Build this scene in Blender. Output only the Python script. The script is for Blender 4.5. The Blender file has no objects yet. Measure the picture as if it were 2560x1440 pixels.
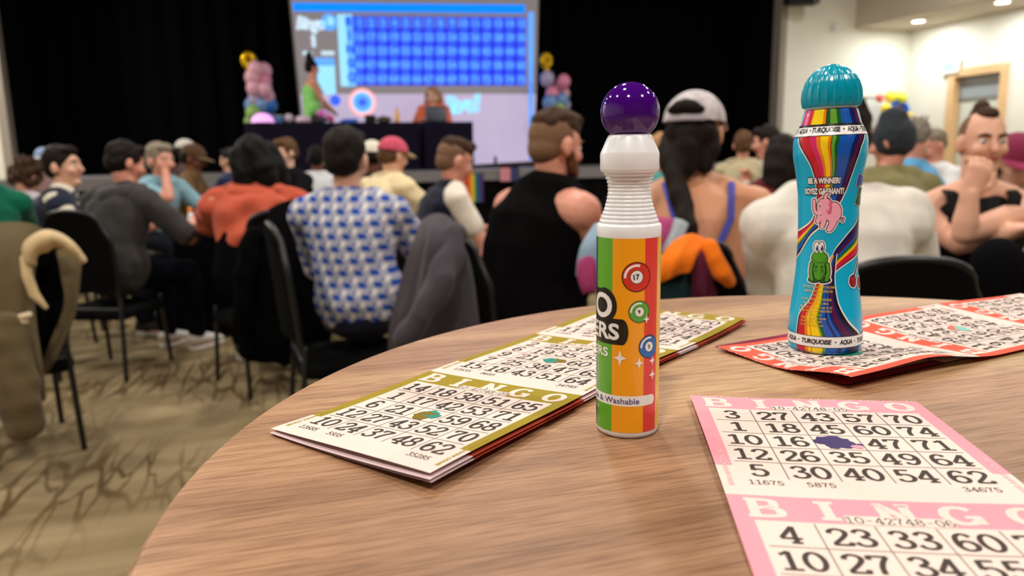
import bpy, bmesh, math, random
import numpy as np
from mathutils import Vector, Matrix, noise
from mathutils.geometry import tessellate_polygon
random.seed(7)
SC = bpy.context.scene
COL = SC.collection
PI = math.pi
V = Vector

# ------------------------------------------------------------------ materials
def lin(c):
    return tuple((x/12.92 if x <= .04045 else ((x+.055)/1.055)**2.4) for x in [k/255 for k in c])

MATS = {}
def mat(name, rgb, rough=.6, spec=.5, emit=0, metal=0, coat=0, sheen=0, var=0, vscale=30, bump=0, bscale=200, trans=0):
    if name in MATS: return MATS[name]
    m = bpy.data.materials.new(name); m.use_nodes = True
    nt = m.node_tree; b = nt.nodes['Principled BSDF']
    c = lin(rgb) + (1,)
    b.inputs['Base Color'].default_value = c
    b.inputs['Roughness'].default_value = rough
    b.inputs['Specular IOR Level'].default_value = spec
    b.inputs['Metallic'].default_value = metal
    b.inputs['Coat Weight'].default_value = coat
    b.inputs['Coat Roughness'].default_value = .06
    b.inputs['Sheen Weight'].default_value = sheen
    if emit:
        b.inputs['Emission Color'].default_value = c
        b.inputs['Emission Strength'].default_value = emit
    if var or bump:
        tc = nt.nodes.new('ShaderNodeTexCoord')
        n = nt.nodes.new('ShaderNodeTexNoise'); n.inputs['Scale'].default_value = vscale; n.inputs['Detail'].default_value = 5
        nt.links.new(tc.outputs['Object'], n.inputs['Vector'])
    if var:
        r = nt.nodes.new('ShaderNodeValToRGB')
        r.color_ramp.elements[0].position = .3; r.color_ramp.elements[1].position = .7
        r.color_ramp.elements[0].color = tuple(x*(1-var) for x in c[:3]) + (1,)
        r.color_ramp.elements[1].color = tuple(min(1, x*(1+var)) for x in c[:3]) + (1,)
        nt.links.new(n.outputs['Fac'], r.inputs['Fac']); nt.links.new(r.outputs['Color'], b.inputs['Base Color'])
    if bump:
        n2 = nt.nodes.new('ShaderNodeTexNoise'); n2.inputs['Scale'].default_value = bscale; n2.inputs['Detail'].default_value = 4
        nt.links.new(tc.outputs['Object'], n2.inputs['Vector'])
        bp = nt.nodes.new('ShaderNodeBump'); bp.inputs['Strength'].default_value = bump; bp.inputs['Distance'].default_value = .002
        nt.links.new(n2.outputs['Fac'], bp.inputs['Height']); nt.links.new(bp.outputs['Normal'], b.inputs['Normal'])
    MATS[name] = m
    return m

# ------------------------------------------------------------------ objects
def link_mesh(name, me, parent=None, loc=None):
    o = bpy.data.objects.new(name, me); COL.objects.link(o)
    if parent is not None: o.parent = parent
    if loc is not None: o.location = loc
    return o

def tag(o, label=None, cat=None, group=None, kind=None):
    if label: o['label'] = label
    if cat: o['category'] = cat
    if group: o['group'] = group
    if kind: o['kind'] = kind
    return o

def empty(name, loc=(0, 0, 0), rz=0, label=None, cat=None, group=None):
    o = bpy.data.objects.new(name, None); COL.objects.link(o)
    o.location = loc; o.rotation_euler = (0, 0, rz); o.empty_display_size = .1
    return tag(o, label, cat, group)

def kids(o): return [c for c in bpy.data.objects if c.parent == o]
def copy_tree(o, parent=None):
    c = o.copy(); COL.objects.link(c)
    if parent is not None: c.parent = parent
    for ch in list(o.children): copy_tree(ch, c)
    return c

class MB:
    """collects shapes for one mesh"""
    def __init__(s): s.v = []; s.f = []; s.m = []
    def add(s, vs, fs, m=0):
        k = len(s.v); s.v += [tuple(p) for p in vs]
        s.f += [tuple(i+k for i in f) for f in fs]; s.m += [m]*len(fs)
        return s
    def box(s, c, d, m=0, M=None):
        x, y, z = [k/2 for k in d]
        vs = [V((sx*x, sy*y, sz*z)) for sz in (-1, 1) for sy in (-1, 1) for sx in (-1, 1)]
        if M is not None: vs = [M @ p for p in vs]
        vs = [p+V(c) for p in vs]
        return s.add(vs, [(0, 2, 3, 1), (4, 5, 7, 6), (0, 1, 5, 4), (2, 6, 7, 3), (0, 4, 6, 2), (1, 3, 7, 5)], m)
    def span(s, a, b, m=0):
        return s.box([(a[i]+b[i])/2 for i in range(3)], [abs(b[i]-a[i]) for i in range(3)], m)
    def rings(s, R, m=0, closed=True, caps=(True, True)):
        n = len(R[0]); k = []; fs = []
        for r in R: k += list(r)
        for i in range(len(R)-1):
            for j in range(n if closed else n-1):
                a = i*n+j; b = i*n+(j+1) % n
                fs.append((a, b, b+n, a+n))
        if closed and caps[0]: fs.append(tuple(range(n-1, -1, -1)))
        if closed and caps[1]: fs.append(tuple(range((len(R)-1)*n, len(R)*n)))
        return s.add(k, fs, m)
    def lathe(s, prof, n=32, m=0, c=(0, 0, 0), caps=(True, True)):
        c = V(c)
        R = [[c+V((r*math.cos(2*PI*j/n), r*math.sin(2*PI*j/n), z)) for j in range(n)] for r, z in prof]
        return s.rings(R, m, True, caps)
    def loft(s, pts, rad, side=None, n=14, m=0, dome=True):
        """tube through pts with radius r or (across, other); domed ends"""
        pts = [V(p) for p in pts]; rad = [(r, r) if not isinstance(r, (tuple, list)) else tuple(r) for r in rad]
        N = len(pts); R = []
        sd = V(side) if side is not None else None
        def frame(i):
            nonlocal sd
            t = (pts[min(i+1, N-1)]-pts[max(i-1, 0)]).normalized()
            if sd is None: sd = V((1, 0, 0)) if abs(t.x) < .8 else V((0, 1, 0))
            a = sd - t*sd.dot(t)
            if a.length < 1e-5: a = t.orthogonal()
            a.normalize(); sd = a if side is None else sd
            return t, a, t.cross(a)
        def ring(p, a, b, ra, rb):
            return [p + a*(ra*math.cos(2*PI*j/n)) + b*(rb*math.sin(2*PI*j/n)) for j in range(n)]
        for i in range(N):
            t, a, b = frame(i); ra, rb = rad[i]
            if i == 0 and dome:
                h = min(ra, rb)
                for g in (80, 55, 28):
                    R.append(ring(pts[0]-t*h*math.sin(math.radians(g)), a, b, ra*math.cos(math.radians(g)), rb*math.cos(math.radians(g))))
            R.append(ring(pts[i], a, b, ra, rb))
            if i == N-1 and dome:
                h = min(ra, rb)
                for g in (28, 55, 80):
                    R.append(ring(pts[-1]+t*h*math.sin(math.radians(g)), a, b, ra*math.cos(math.radians(g)), rb*math.cos(math.radians(g))))
        return s.rings(R, m)
    def ball(s, c, r, n=16, m=0, M=None):
        r = (r, r, r) if not isinstance(r, (tuple, list)) else r
        R = []
        for i in range(n//2+1):
            th = PI*(.02+.96*i/(n//2))-PI/2
            R.append([V((r[0]*math.cos(th)*math.cos(2*PI*j/n), r[1]*math.cos(th)*math.sin(2*PI*j/n), r[2]*math.sin(th))) for j in range(n)])
        if M is not None: R = [[M @ p for p in q] for q in R]
        R = [[p+V(c) for p in q] for q in R]
        return s.rings(R, m)
    def rbox(s, c, d, r=.01, m=0, M=None, n=3):
        """box with rounded vertical edges and slightly eased rims"""
        x, y, z = d[0]/2, d[1]/2, d[2]/2; r = min(r, x*.99, y*.99)
        def outline(k):
            q = []
            for cx, cy, a0 in ((x-r, y-r, 0), (-x+r, y-r, 90), (-x+r, -y+r, 180), (x-r, -y+r, 270)):
                for i in range(n+1):
                    a = math.radians(a0+90*i/n); q.append((cx+(r-k)*math.cos(a), cy+(r-k)*math.sin(a)))
            return q
        e = min(r*.5, z*.6)
        R = [[V((px, py, zz)) for px, py in outline(k)] for zz, k in ((-z, e), (-z+e*.3, e*.3), (-z+e, 0), (z-e, 0), (z-e*.3, e*.3), (z, e))]
        if M is not None: R = [[M @ p for p in q] for q in R]
        R = [[p+V(c) for p in q] for q in R]
        return s.rings(R, m)
    def build(s, name, mats, parent=None, smooth=True, loc=None, auto=None):
        me = bpy.data.meshes.new(name); me.from_pydata(s.v, [], s.f)
        if not isinstance(mats, (list, tuple)): mats = [mats]
        for k in mats: me.materials.append(k)
        me.polygons.foreach_set('material_index', s.m)
        me.polygons.foreach_set('use_smooth', [smooth]*len(me.polygons))
        me.update()
        if auto is not None:
            bm = bmesh.new(); bm.from_mesh(me)
            for e in bm.edges:
                if len(e.link_faces) == 2 and e.calc_face_angle(0) > math.radians(auto): e.smooth = False
            bm.to_mesh(me); bm.free()
        return link_mesh(name, me, parent, loc)

def struct(name, mb, m, smooth=False):
    return tag(mb.build(name, m, smooth=smooth), kind='structure')

def cat_spline(P, n=6):
    P = [tuple(p) for p in P]; out = []
    for i in range(len(P)-1):
        p0 = P[max(i-1, 0)]; p1 = P[i]; p2 = P[i+1]; p3 = P[min(i+2, len(P)-1)]
        for k in range(n):
            t = k/n
            out.append(tuple(.5*((2*b)+(-a+c)*t+(2*a-5*b+4*c-d)*t*t+(-a+3*b-3*c+d)*t**3) for a, b, c, d in zip(p0, p1, p2, p3)))
    return out+[P[-1]]

def interp(tab, x):
    xs = [t[0] for t in tab]; ys = [t[1] for t in tab]
    return float(np.interp(x, xs, ys))

# ------------------------------------------------------------------ flat printing, wrapped on a surface afterwards
TEXT_CACHE = {}
def text_tris(txt, bold=0, shear=0):
    key = (txt, bold, shear)
    if key in TEXT_CACHE: return TEXT_CACHE[key]
    cu = bpy.data.curves.new('txt', 'FONT'); cu.body = txt; cu.size = 1; cu.offset = bold; cu.shear = shear; cu.resolution_u = 4
    o = bpy.data.objects.new('txt', cu); COL.objects.link(o)
    dg = bpy.context.evaluated_depsgraph_get()
    me = bpy.data.meshes.new_from_object(o.evaluated_get(dg)); me.calc_loop_triangles()
    vs = [(v.co.x, v.co.y) for v in me.vertices]; fs = [tuple(t.vertices) for t in me.loop_triangles]
    bpy.data.objects.remove(o); bpy.data.curves.remove(cu); bpy.data.meshes.remove(me)
    TEXT_CACHE[key] = (vs, fs)
    return vs, fs

class Print:
    """2-D shapes (x right, y up) with a material and a layer; build() maps them onto a surface"""
    def __init__(s): s.v = []; s.f = []; s.m = []; s.l = []
    def add(s, vs, fs, m, l):
        k = len(s.v); s.v += [(float(x), float(y), l) for x, y in vs]
        s.f += [tuple(i+k for i in f) for f in fs]; s.m += [m]*len(fs)
    def poly(s, P, m, l):
        t = tessellate_polygon([[V((x, y, 0)) for x, y in P]])
        s.add(P, [tuple(f) for f in t], m, l)
    def rect(s, x0, y0, x1, y1, m, l, nx=1, ny=1):
        vs = [(x0+(x1-x0)*i/nx, y0+(y1-y0)*j/ny) for j in range(ny+1) for i in range(nx+1)]
        fs = [(j*(nx+1)+i, j*(nx+1)+i+1, (j+1)*(nx+1)+i+1, (j+1)*(nx+1)+i) for j in range(ny) for i in range(nx)]
        s.add(vs, fs, m, l)
    def ell(s, cx, cy, rx, ry, m, l, n=24, rot=0):
        c, q = math.cos(rot), math.sin(rot)
        P = [(cx+rx*math.cos(2*PI*i/n)*c-ry*math.sin(2*PI*i/n)*q, cy+rx*math.cos(2*PI*i/n)*q+ry*math.sin(2*PI*i/n)*c) for i in range(n)]
        s.add([(cx, cy)]+P, [(0, i+1, (i+1) % n+1) for i in range(n)], m, l)
    def ring(s, cx, cy, r0, r1, m, l, n=28):
        vs = []
        for i in range(n):
            a = 2*PI*i/n; vs += [(cx+r0*math.cos(a), cy+r0*math.sin(a)), (cx+r1*math.cos(a), cy+r1*math.sin(a))]
        s.add(vs, [(2*i, 2*i+1, (2*i+3) % (2*n), (2*i+2) % (2*n)) for i in range(n)], m, l)
    def stroke(s, P, w, m, l, wh=None, closed=False):
        """ribbon along P; w = width where it runs vertical, wh where it runs level; w may be a list"""
        N = len(P); vs = []
        for i in range(N):
            a = P[(i-1) % N if closed else max(i-1, 0)]; b = P[(i+1) % N if closed else min(i+1, N-1)]
            tx, ty = b[0]-a[0], b[1]-a[1]; q = math.hypot(tx, ty) or 1; tx /= q; ty /= q
            ww = w[i] if isinstance(w, list) else w
            if wh is not None: ww = math.sqrt((ww*ty)**2+(wh*tx)**2)
            vs += [(P[i][0]-ty*ww/2, P[i][1]+tx*ww/2), (P[i][0]+ty*ww/2, P[i][1]-tx*ww/2)]
        K = N if closed else N-1
        s.add(vs, [(2*i, 2*i+1, (2*i+3) % (2*N), (2*i+2) % (2*N)) for i in range(K)], m, l)
    def text(s, txt, x, y, h, m, l, w=None, bold=0, shear=0, align='l', rot=0):
        vs, fs = text_tris(txt, bold, shear)
        if not vs: return
        x0 = min(p[0] for p in vs); x1 = max(p[0] for p in vs)
        k = h/.73; kx = k if w is None else w/(x1-x0)
        ox = {'l': -x0, 'r': -x1, 'c': -(x0+x1)/2}[align]
        c, q = math.cos(rot), math.sin(rot)
        s.add([(x+(a+ox)*kx*c-b*k*q, y+(a+ox)*kx*q+b*k*c) for a, b in vs], fs, m, l)
    def build(s, name, mats, fn, parent=None, maxlen=None, passes=4, clip=None):
        bm = bmesh.new()
        bv = [bm.verts.new(p) for p in s.v]
        for f, m in zip(s.f, s.m):
            if len(set(f)) < 3: continue
            try: q = bm.faces.new([bv[i] for i in f]); q.material_index = m
            except ValueError: pass
        if maxlen:
            for _ in range(passes):
                E = [e for e in bm.edges if e.calc_length() > maxlen]
                if not E: break
                bmesh.ops.subdivide_edges(bm, edges=E, cuts=1)
                big = [f for f in bm.faces if len(f.verts) > 4]
                if big: bmesh.ops.triangulate(bm, faces=big)
        # every printed face looks up in its flat frame before it is wrapped
        for f in bm.faces:
            f.normal_update()
            if f.normal.z < 0: f.normal_flip()
        for v in bm.verts: v.co = V(fn(v.co.x, v.co.y, v.co.z))
        me = bpy.data.meshes.new(name)
        for f in bm.faces: f.smooth = True
        bm.to_mesh(me); bm.free()
        for k in mats: me.materials.append(k)
        return link_mesh(name, me, parent)

# slab-serif numerals and letters as pen strokes in a cell 1 high
def arc(cx, cy, rx, ry, a0=0, a1=360, n=20):
    return [(cx+rx*math.cos(math.radians(a0+(a1-a0)*i/n)), cy+ry*math.sin(math.radians(a0+(a1-a0)*i/n))) for i in range(n+1)]
S_ = cat_spline
_six = S_([(.50, .80), (.42, .92), (.29, .95), (.14, .80), (.075, .5), (.09, .25), (.18, .09), (.31, .05), (.46, .12), (.525, .3), (.45, .49), (.31, .555), (.16, .48), (.085, .32)], 5)
GLYPH = {
 '0': [arc(.31, .5, .235, .45, n=26)],
 '1': [[(.33, .04), (.33, .96)], [(.10, .78), (.22, .85), (.33, .95)], [(.09, .045), (.57, .045)]],
 '2': [S_([(.09, .70), (.13, .86), (.30, .955), (.48, .86), (.50, .68), (.38, .46), (.10, .10)], 6), [(.07, .06), (.54, .06)], [(.53, .03), (.545, .22)]],
 '3': [S_([(.09, .78), (.18, .91), (.31, .955), (.46, .86), (.45, .66), (.25, .535)], 6), S_([(.25, .535), (.46, .45), (.525, .27), (.44, .10), (.27, .045), (.13, .1), (.06, .23)], 6)],
 '4': [[(.42, .96), (.05, .30)], [(.03, .28), (.60, .28)], [(.42, .97), (.42, .04)], [(.27, .04), (.56, .04)]],
 '5': [[(.13, .935), (.51, .935)], [(.15, .95), (.12, .50)], S_([(.12, .51), (.27, .595), (.44, .54), (.525, .34), (.45, .13), (.28, .045), (.13, .09), (.06, .22)], 6)],
 '6': [_six],
 '7': [[(.06, .92), (.55, .92)], [(.075, .95), (.075, .74)], S_([(.53, .92), (.37, .62), (.28, .32), (.26, .03)], 6)],
 '8': [arc(.31, .735, .185, .215, n=20), arc(.31, .285, .23, .235, n=22)],
 '9': [[(.62-x, 1-y) for x, y in _six]],
 '-': [[(.12, .45), (.48, .45)]],
}
LETTER = {
 'B': [[(.2, .05), (.2, .95)], [(.03, .05), (.45, .05)], [(.03, .95), (.45, .95)], [(.2, .51), (.45, .51)], S_([(.42, .95), (.66, .88), (.68, .62), (.42, .51)], 6), S_([(.42, .51), (.74, .44), (.76, .13), (.42, .05)], 6)],
 'I': [[(.32, .05), (.32, .95)], [(.1, .06), (.54, .06)], [(.1, .94), (.54, .94)]],
 'N': [[(.17, .05), (.17, .95)], [(.15, .95), (.70, .05)], [(.69, .05), (.69, .95)], [(.03, .06), (.32, .06)], [(.03, .94), (.22, .94)], [(.53, .94), (.86, .94)]],
 'G': [arc(.44, .5, .34, .43, 40, 335, n=24), [(.5, .42), (.86, .42)], [(.75, .42), (.75, .06)]],
 'O': [arc(.42, .5, .33, .42, n=28)],
}
def glyphs(P, txt, x, y, h, m, l, wv=.155, wh=.11, adv=.64, align='c', sx=1.0, table=GLYPH):
    W = adv*h*len(txt)*sx
    x = x-W/2 if align == 'c' else (x-W if align == 'r' else x)
    for ch in txt:
        for st in table.get(ch, []):
            cl = len(st) > 8 and math.hypot(st[0][0]-st[-1][0], st[0][1]-st[-1][1]) < 1e-4
            pts = [(x+a*h*sx, y+b*h) for a, b in (st[:-1] if cl else st)]
            P.stroke(pts, wv*h*sx, m, l, wh=wh*h, closed=cl)
        x += adv*h*sx
# ------------------------------------------------------------------ camera (a phone held low over a bar-height table)
F_PX = 1850.; CAM = V((0, 0, 1.175)); TZ = 1.063
_y, _p, _r = math.radians(16.3), math.radians(10.0), math.radians(-1.0)
FW = V((math.sin(_y)*math.cos(_p), math.cos(_y)*math.cos(_p), -math.sin(_p)))
_r0 = V((math.cos(_y), -math.sin(_y), 0)); _u0 = _r0.cross(FW)
RT = _r0*math.cos(_r)+_u0*math.sin(_r); UP = _u0*math.cos(_r)-_r0*math.sin(_r)
cd = bpy.data.cameras.new('camera'); cam = bpy.data.objects.new('camera', cd); COL.objects.link(cam)
cam.matrix_world = Matrix(((RT.x, UP.x, -FW.x, CAM.x), (RT.y, UP.y, -FW.y, CAM.y), (RT.z, UP.z, -FW.z, CAM.z), (0, 0, 0, 1)))
cd.sensor_width = 36; cd.lens = 36*F_PX/2560; cd.clip_start = .02; cd.clip_end = 60
cd.dof.use_dof = True; cd.dof.focus_distance = .335; cd.dof.aperture_fstop = 10.5
SC.camera = cam

def ray(px, py): return FW+RT*((px-1280)/F_PX)-UP*((py-720)/F_PX)
def at(px, py, dep): return CAM+ray(px, py)*dep
def at_z(px, py, z): d = ray(px, py); return CAM+d*((z-CAM.z)/d.z)
def at_y(px, py, Y): d = ray(px, py); return CAM+d*(Y/d.y)

# ------------------------------------------------------------------ setting
white = mat('wall paint', (232, 228, 214), .8, .3, var=.03, vscale=2)
grayp = mat('trim paint', (150, 140, 128), .6)
blackp = mat('stage black', (6, 6, 7), .9, .1)
def carpet_mat():
    m = bpy.data.materials.new('carpet twig pattern'); m.use_nodes = True; nt = m.node_tree; N = nt.nodes; L = nt.links
    b = N['Principled BSDF']; b.inputs['Roughness'].default_value = .95; b.inputs['Specular IOR Level'].default_value = .1
    tc = N.new('ShaderNodeTexCoord')
    def mapped(sc, rz):
        k = N.new('ShaderNodeMapping'); k.inputs['Scale'].default_value = sc; k.inputs['Rotation'].default_value = (0, 0, rz)
        L.new(tc.outputs['Object'], k.inputs['Vector'])
        w = N.new('ShaderNodeTexNoise'); w.inputs['Scale'].default_value = 1.6; w.inputs['Detail'].default_value = 3
        L.new(k.outputs['Vector'], w.inputs['Vector'])
        a = N.new('ShaderNodeVectorMath'); a.operation = 'MULTIPLY_ADD'; a.inputs[1].default_value = (.55, .55, 0)
        L.new(w.outputs['Color'], a.inputs[0]); L.new(k.outputs['Vector'], a.inputs[2])
        return a
    def twigs(sc, rz, t):
        a = mapped(sc, rz)
        vo = N.new('ShaderNodeTexVoronoi'); vo.feature = 'DISTANCE_TO_EDGE'; vo.inputs['Scale'].default_value = 1
        L.new(a.outputs[0], vo.inputs['Vector'])
        r = N.new('ShaderNodeValToRGB'); r.color_ramp.elements[0].position = t*.35; r.color_ramp.elements[1].position = t
        r.color_ramp.elements[0].color = (1, 1, 1, 1); r.color_ramp.elements[1].color = (0, 0, 0, 1)
        L.new(vo.outputs['Distance'], r.inputs['Fac']); return r
    A = twigs((9, 1.7, 1), math.radians(38), .085); B = twigs((8, 1.5, 1), math.radians(-62), .04)
    ns = N.new('ShaderNodeTexNoise'); ns.inputs['Scale'].default_value = .9; ns.inputs['Detail'].default_value = 4
    L.new(tc.outputs['Object'], ns.inputs['Vector'])
    mk = N.new('ShaderNodeValToRGB'); mk.color_ramp.elements[0].position = .42; mk.color_ramp.elements[1].position = .56
    L.new(ns.outputs['Fac'], mk.inputs['Fac'])
    ad = N.new('ShaderNodeMath'); ad.operation = 'MAXIMUM'; L.new(A.outputs['Color'], ad.inputs[0]); L.new(B.outputs['Color'], ad.inputs[1])
    mu = N.new('ShaderNodeMath'); mu.operation = 'MULTIPLY'; L.new(ad.outputs[0], mu.inputs[0]); L.new(mk.outputs['Color'], mu.inputs[1])
    # broad streaks crossing the pile
    st = mapped((.5, 5.0, 1), math.radians(12))
    sn = N.new('ShaderNodeTexNoise'); sn.inputs['Scale'].default_value = 1.2; sn.inputs['Detail'].default_value = 4; L.new(st.outputs[0], sn.inputs['Vector'])
    sr = N.new('ShaderNodeValToRGB'); e = sr.color_ramp.elements
    e[0].position = .3; e[0].color = lin((122, 105, 76))+(1,); e[1].position = .72; e[1].color = lin((160, 142, 110))+(1,)
    L.new(sn.outputs['Fac'], sr.inputs['Fac'])
    mx = N.new('ShaderNodeMix'); mx.data_type = 'RGBA'; mx.inputs['B'].default_value = lin((90, 73, 48))+(1,)
    L.new(mu.outputs[0], mx.inputs['Factor']); L.new(sr.outputs['Color'], mx.inputs['A'])
    L.new(mx.outputs['Result'], b.inputs['Base Color'])
    return m
struct('floor', MB().span((-7.2, -6, -.1), (12.7, 15, 0)), carpet_mat())
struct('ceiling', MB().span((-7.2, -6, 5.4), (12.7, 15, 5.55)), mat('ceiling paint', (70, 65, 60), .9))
struct('wall_left', MB().span((-7.2, -6, 0), (-7.0, 13.2, 5.4)), white)
struct('wall_rear', MB().span((-7.2, -6.2, 0), (12.7, -6, 5.4)), mat('rear wall paint', (92, 84, 76), .85))
OP0, OP1, WY = -4.12, 9.45, 13.0       # proscenium opening in the far wall
mb = MB(); mb.span((-7.2, WY, 0), (OP0, WY+.2, 5.4)); mb.span((OP1, WY, 0), (12.7, WY+.2, 5.4)); mb.span((OP0, WY, 4.7), (OP1, WY+.2, 5.4))
struct('wall_far', mb, white)
mb = MB(); mb.span((OP0, WY-.03, 0), (OP0+.12, WY+.22, 4.7)); struct('trim_1', mb, grayp)
mb = MB(); mb.span((OP1-.1, WY-.03, 0), (OP1+.04, WY+.22, 4.7)); struct('trim_2', mb, grayp)
# right wall with a doorway
XR = 12.5; D0, D1, DH = 10.75, 11.85, 2.62
mb = MB(); mb.span((XR, -6, 0), (XR+.2, D0, 5.4)); mb.span((XR, D1, 0), (XR+.2, 13.2, 5.4)); mb.span((XR, D0, DH), (XR+.2, D1, 5.4))
struct('wall_right', mb, white)
oak = mat('pale oak', (222, 182, 132), .5, var=.06, vscale=8)
door = empty('door_1', (XR, (D0+D1)/2, 0)); tag(door, kind='structure')
fr = MB(); w = (D1-D0)/2
fr.span((-.04, -w-.09, 0), (.14, -w+.06, DH+.09)); fr.span((-.04, w-.06, 0), (.14, w+.09, DH+.09)); fr.span((-.04, -w+.06, DH-.06), (.14, w-.06, DH+.09))
fr.build('door_frame', oak, door, smooth=False)
MB().span((.11, -w+.06, 2.16), (.15, w-.06, DH-.06)).build('transom_panel', mat('transom grey', (150, 156, 160), .4), door, smooth=False)
MB().span((.10, -w+.06, 2.10), (.17, w-.06, 2.16)).build('transom_rail', mat('rail grey', (120, 120, 112), .5), door, smooth=False)
lf = MB().span((.12, -w+.07, .01), (.16, w-.07, 2.10)).build('door_leaf', mat('door leaf paint', (206, 208, 194), .5), door, smooth=False)
h = MB(); h.loft([(.07, -w+.18, 1.02), (.07, -w+.30, 1.02)], [.012, .012]); h.loft([(.12, -w+.18, 1.02), (.07, -w+.18, 1.02)], [.012, .012])
h.build('door_handle', mat('door chrome', (180, 180, 180), .25, metal=1), lf)
# soffit over the right side
mb = MB(); mb.span((11.1, -6, 3.62), (XR, WY, 5.4)); struct('trim_3', mb, mat('soffit unlit beige', (196, 184, 162), .8))  # beige darker than the walls, its unlit look put into the colour
for i, s in enumerate(((-4.12, 'far_left'),)): pass
mb = MB(); mb.span((OP1+.05, WY-.02, 0), (XR, WY, .12)); struct('baseboard_far', mb, grayp)
mb = MB(); mb.span((XR-.02, D1+.1, 0), (XR, WY-.02, .12)); mb.span((XR-.02, -6, 0), (XR, D0-.1, .12)); struct('baseboard_right', mb, grayp)

# stage
STZ = 1.0
mb = MB(); mb.span((OP0+.12, 11.0, STZ-.16), (OP1-.1, 15, STZ)); struct('trim_4', mb, mat('stage deck edge', (126, 122, 124), .5))
mb = MB()
pr = [(OP0+.12+i*.05, 11.05+.02*math.sin(i*1.3)) for i in range(int((OP1-OP0-.22)/.05)+1)]
mb.rings([[V((x, y, 0)) for x, y in pr], [V((x, y, STZ-.16)) for x, y in pr]], closed=False)
sk = mb.build('stage_skirt', blackp); tag(sk, 'black pleated cloth skirt hanging along the front of the stage', 'skirt')
mb = MB()
pr = [(OP0+i*.06, 14.55+.05*math.sin(i*.9)+.02*math.sin(i*2.3)) for i in range(int((OP1-OP0)/.06)+1)]
mb.rings([[V((x, y, STZ+.005)) for x, y in pr], [V((x, y, 5.39)) for x, y in pr]], closed=False)
tag(mb.build('stage_curtain', mat('black velour', (5, 5, 6), .95, .05)), 'black full-height curtain across the back of the stage', 'curtain')
struct('wall_stage', MB().span((OP0-.3, 15, 0), (OP1+.3, 15.2, 5.4)), blackp)
struct('wall_wing_left', MB().span((OP0-.2, WY+.2, 0), (OP0, 15, 5.4)), blackp)
struct('wall_wing_right', MB().span((OP1, WY+.2, 0), (OP1+.2, 15, 5.4)), blackp)

# ------------------------------------------------------------------ projection screen
SY = 13.35
def onscreen(px, py):
    p = at_y(px, py, SY); return p.x, p.z
sx0, sx1, sz0, sz1 = .06, 4.33, 1.06, 4.15
P = Print()
E_ = dict(rough=.9, spec=.05)
SM = [mat('screen grey cloth', (152, 146, 152), emit=.36, **E_), mat('screen blue bar', (10, 130, 255), emit=.95, **E_), mat('screen board blue', (48, 62, 235), emit=.62, **E_),
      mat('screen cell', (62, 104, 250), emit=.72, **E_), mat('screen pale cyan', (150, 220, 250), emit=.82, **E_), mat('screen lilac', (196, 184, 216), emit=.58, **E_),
      mat('screen light blue', (95, 165, 255), emit=.85, **E_), mat('screen white print', (200, 225, 245), emit=.75, **E_), mat('screen deep blue', (30, 70, 250), emit=.8, **E_),
      mat('screen pink', (255, 170, 175), emit=.9, **E_)]
def q4(m, l, *pts): P.poly([onscreen(*p) for p in pts], m, l)
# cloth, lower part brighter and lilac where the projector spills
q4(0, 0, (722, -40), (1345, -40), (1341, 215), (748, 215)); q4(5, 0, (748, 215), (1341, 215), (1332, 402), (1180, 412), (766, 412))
q4(0, 1, (748, 205), (1341, 205), (1340, 235), (750, 235))
q4(1, 1, (731, 7), (1312, 12), (1312, 34), (733, 28))
q4(6, 1, (1320, 30), (1334, 30), (1330, 400), (1322, 400))
q4(2, 1, (880, 40), (1314, 44), (1313, 214), (888, 214))
q4(4, 2, (842, 36), (880, 36), (890, 216), (852, 216))
q4(6, 3, (864, 40), (880, 40), (888, 214), (872, 214))
for r, ch in enumerate('BINGO'):
    x, z = onscreen(871+r*2.2, 63+r*34.6); P.text(ch, x, z, .13, 8, 5, align='c', bold=.04)
for r in range(5):
    for c in range(15):
        px = 895+c*28.9+(4 if r < 2 else 3); py = 57+r*34.8+c*.16
        x, z = onscreen(px, py); lit = r == 0 and c < 9
        if lit:
            a, b = onscreen(px+12.4, py-20); a2, b2 = onscreen(px+16.5, py+12); P.rect(a, b2, a2, b, 0, 2)
        P.ell(x, z, .098, .115, 3, 3, n=16)
        P.text(str(r*15+c+1), x, z-.055, .115, 6, 4, align='c', bold=.03)
x, z = onscreen(760, 72); P.text('Bingo', x-.13, z, .2, 7, 3, shear=.25, bold=.06, w=.48)
x, z = onscreen(823, 56); P.ell(x, z, .13, .14, 6, 3); P.ell(x+.02, z+.02, .06, .07, 4, 4)
q4(7, 3, (777, 88), (788, 88), (790, 118), (780, 118))
q4(7, 3, (757, 128), (780, 128), (780, 138), (757, 138)); q4(7, 3, (803, 128), (836, 128), (836, 138), (803, 138))
q4(6, 2, (786, 145), (834, 145), (838, 165), (788, 165)); q4(4, 2, (788, 165), (837, 165), (840, 236), (812, 236), (795, 205))
x, z = onscreen(838, 251); P.ell(x, z, .09, .09, 3, 2)
x, z = onscreen(906, 256)
for rr, m, l in ((.235, 9, 2), (.19, 7, 3), (.155, 6, 4), (.07, 3, 5)): P.ell(x, z, rr, rr, m, l)
x, z = onscreen(1112, 283); P.text('Bingo!!', x, z, .3, 4, 3, shear=.35, bold=.07, w=.68, rot=.06)
scr = empty('projection_screen', ((sx0+sx1)/2, SY, STZ), label='large projection screen showing a blue bingo number board', cat='screen')
cx = (sx0+sx1)/2
P.build('screen_picture', SM, lambda x, y, l: (x-cx, -.012-.0012*l, y-STZ), scr)
bk = MB(); bk.rings([[V((x-cx, -.008, z-STZ)) for x, z in (onscreen(718, -44), onscreen(1349, -44), onscreen(1336, 408), onscreen(762, 418))], [V((x-cx, .03, z-STZ)) for x, z in (onscreen(718, -44), onscreen(1349, -44), onscreen(1336, 408), onscreen(762, 418))]])
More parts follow.
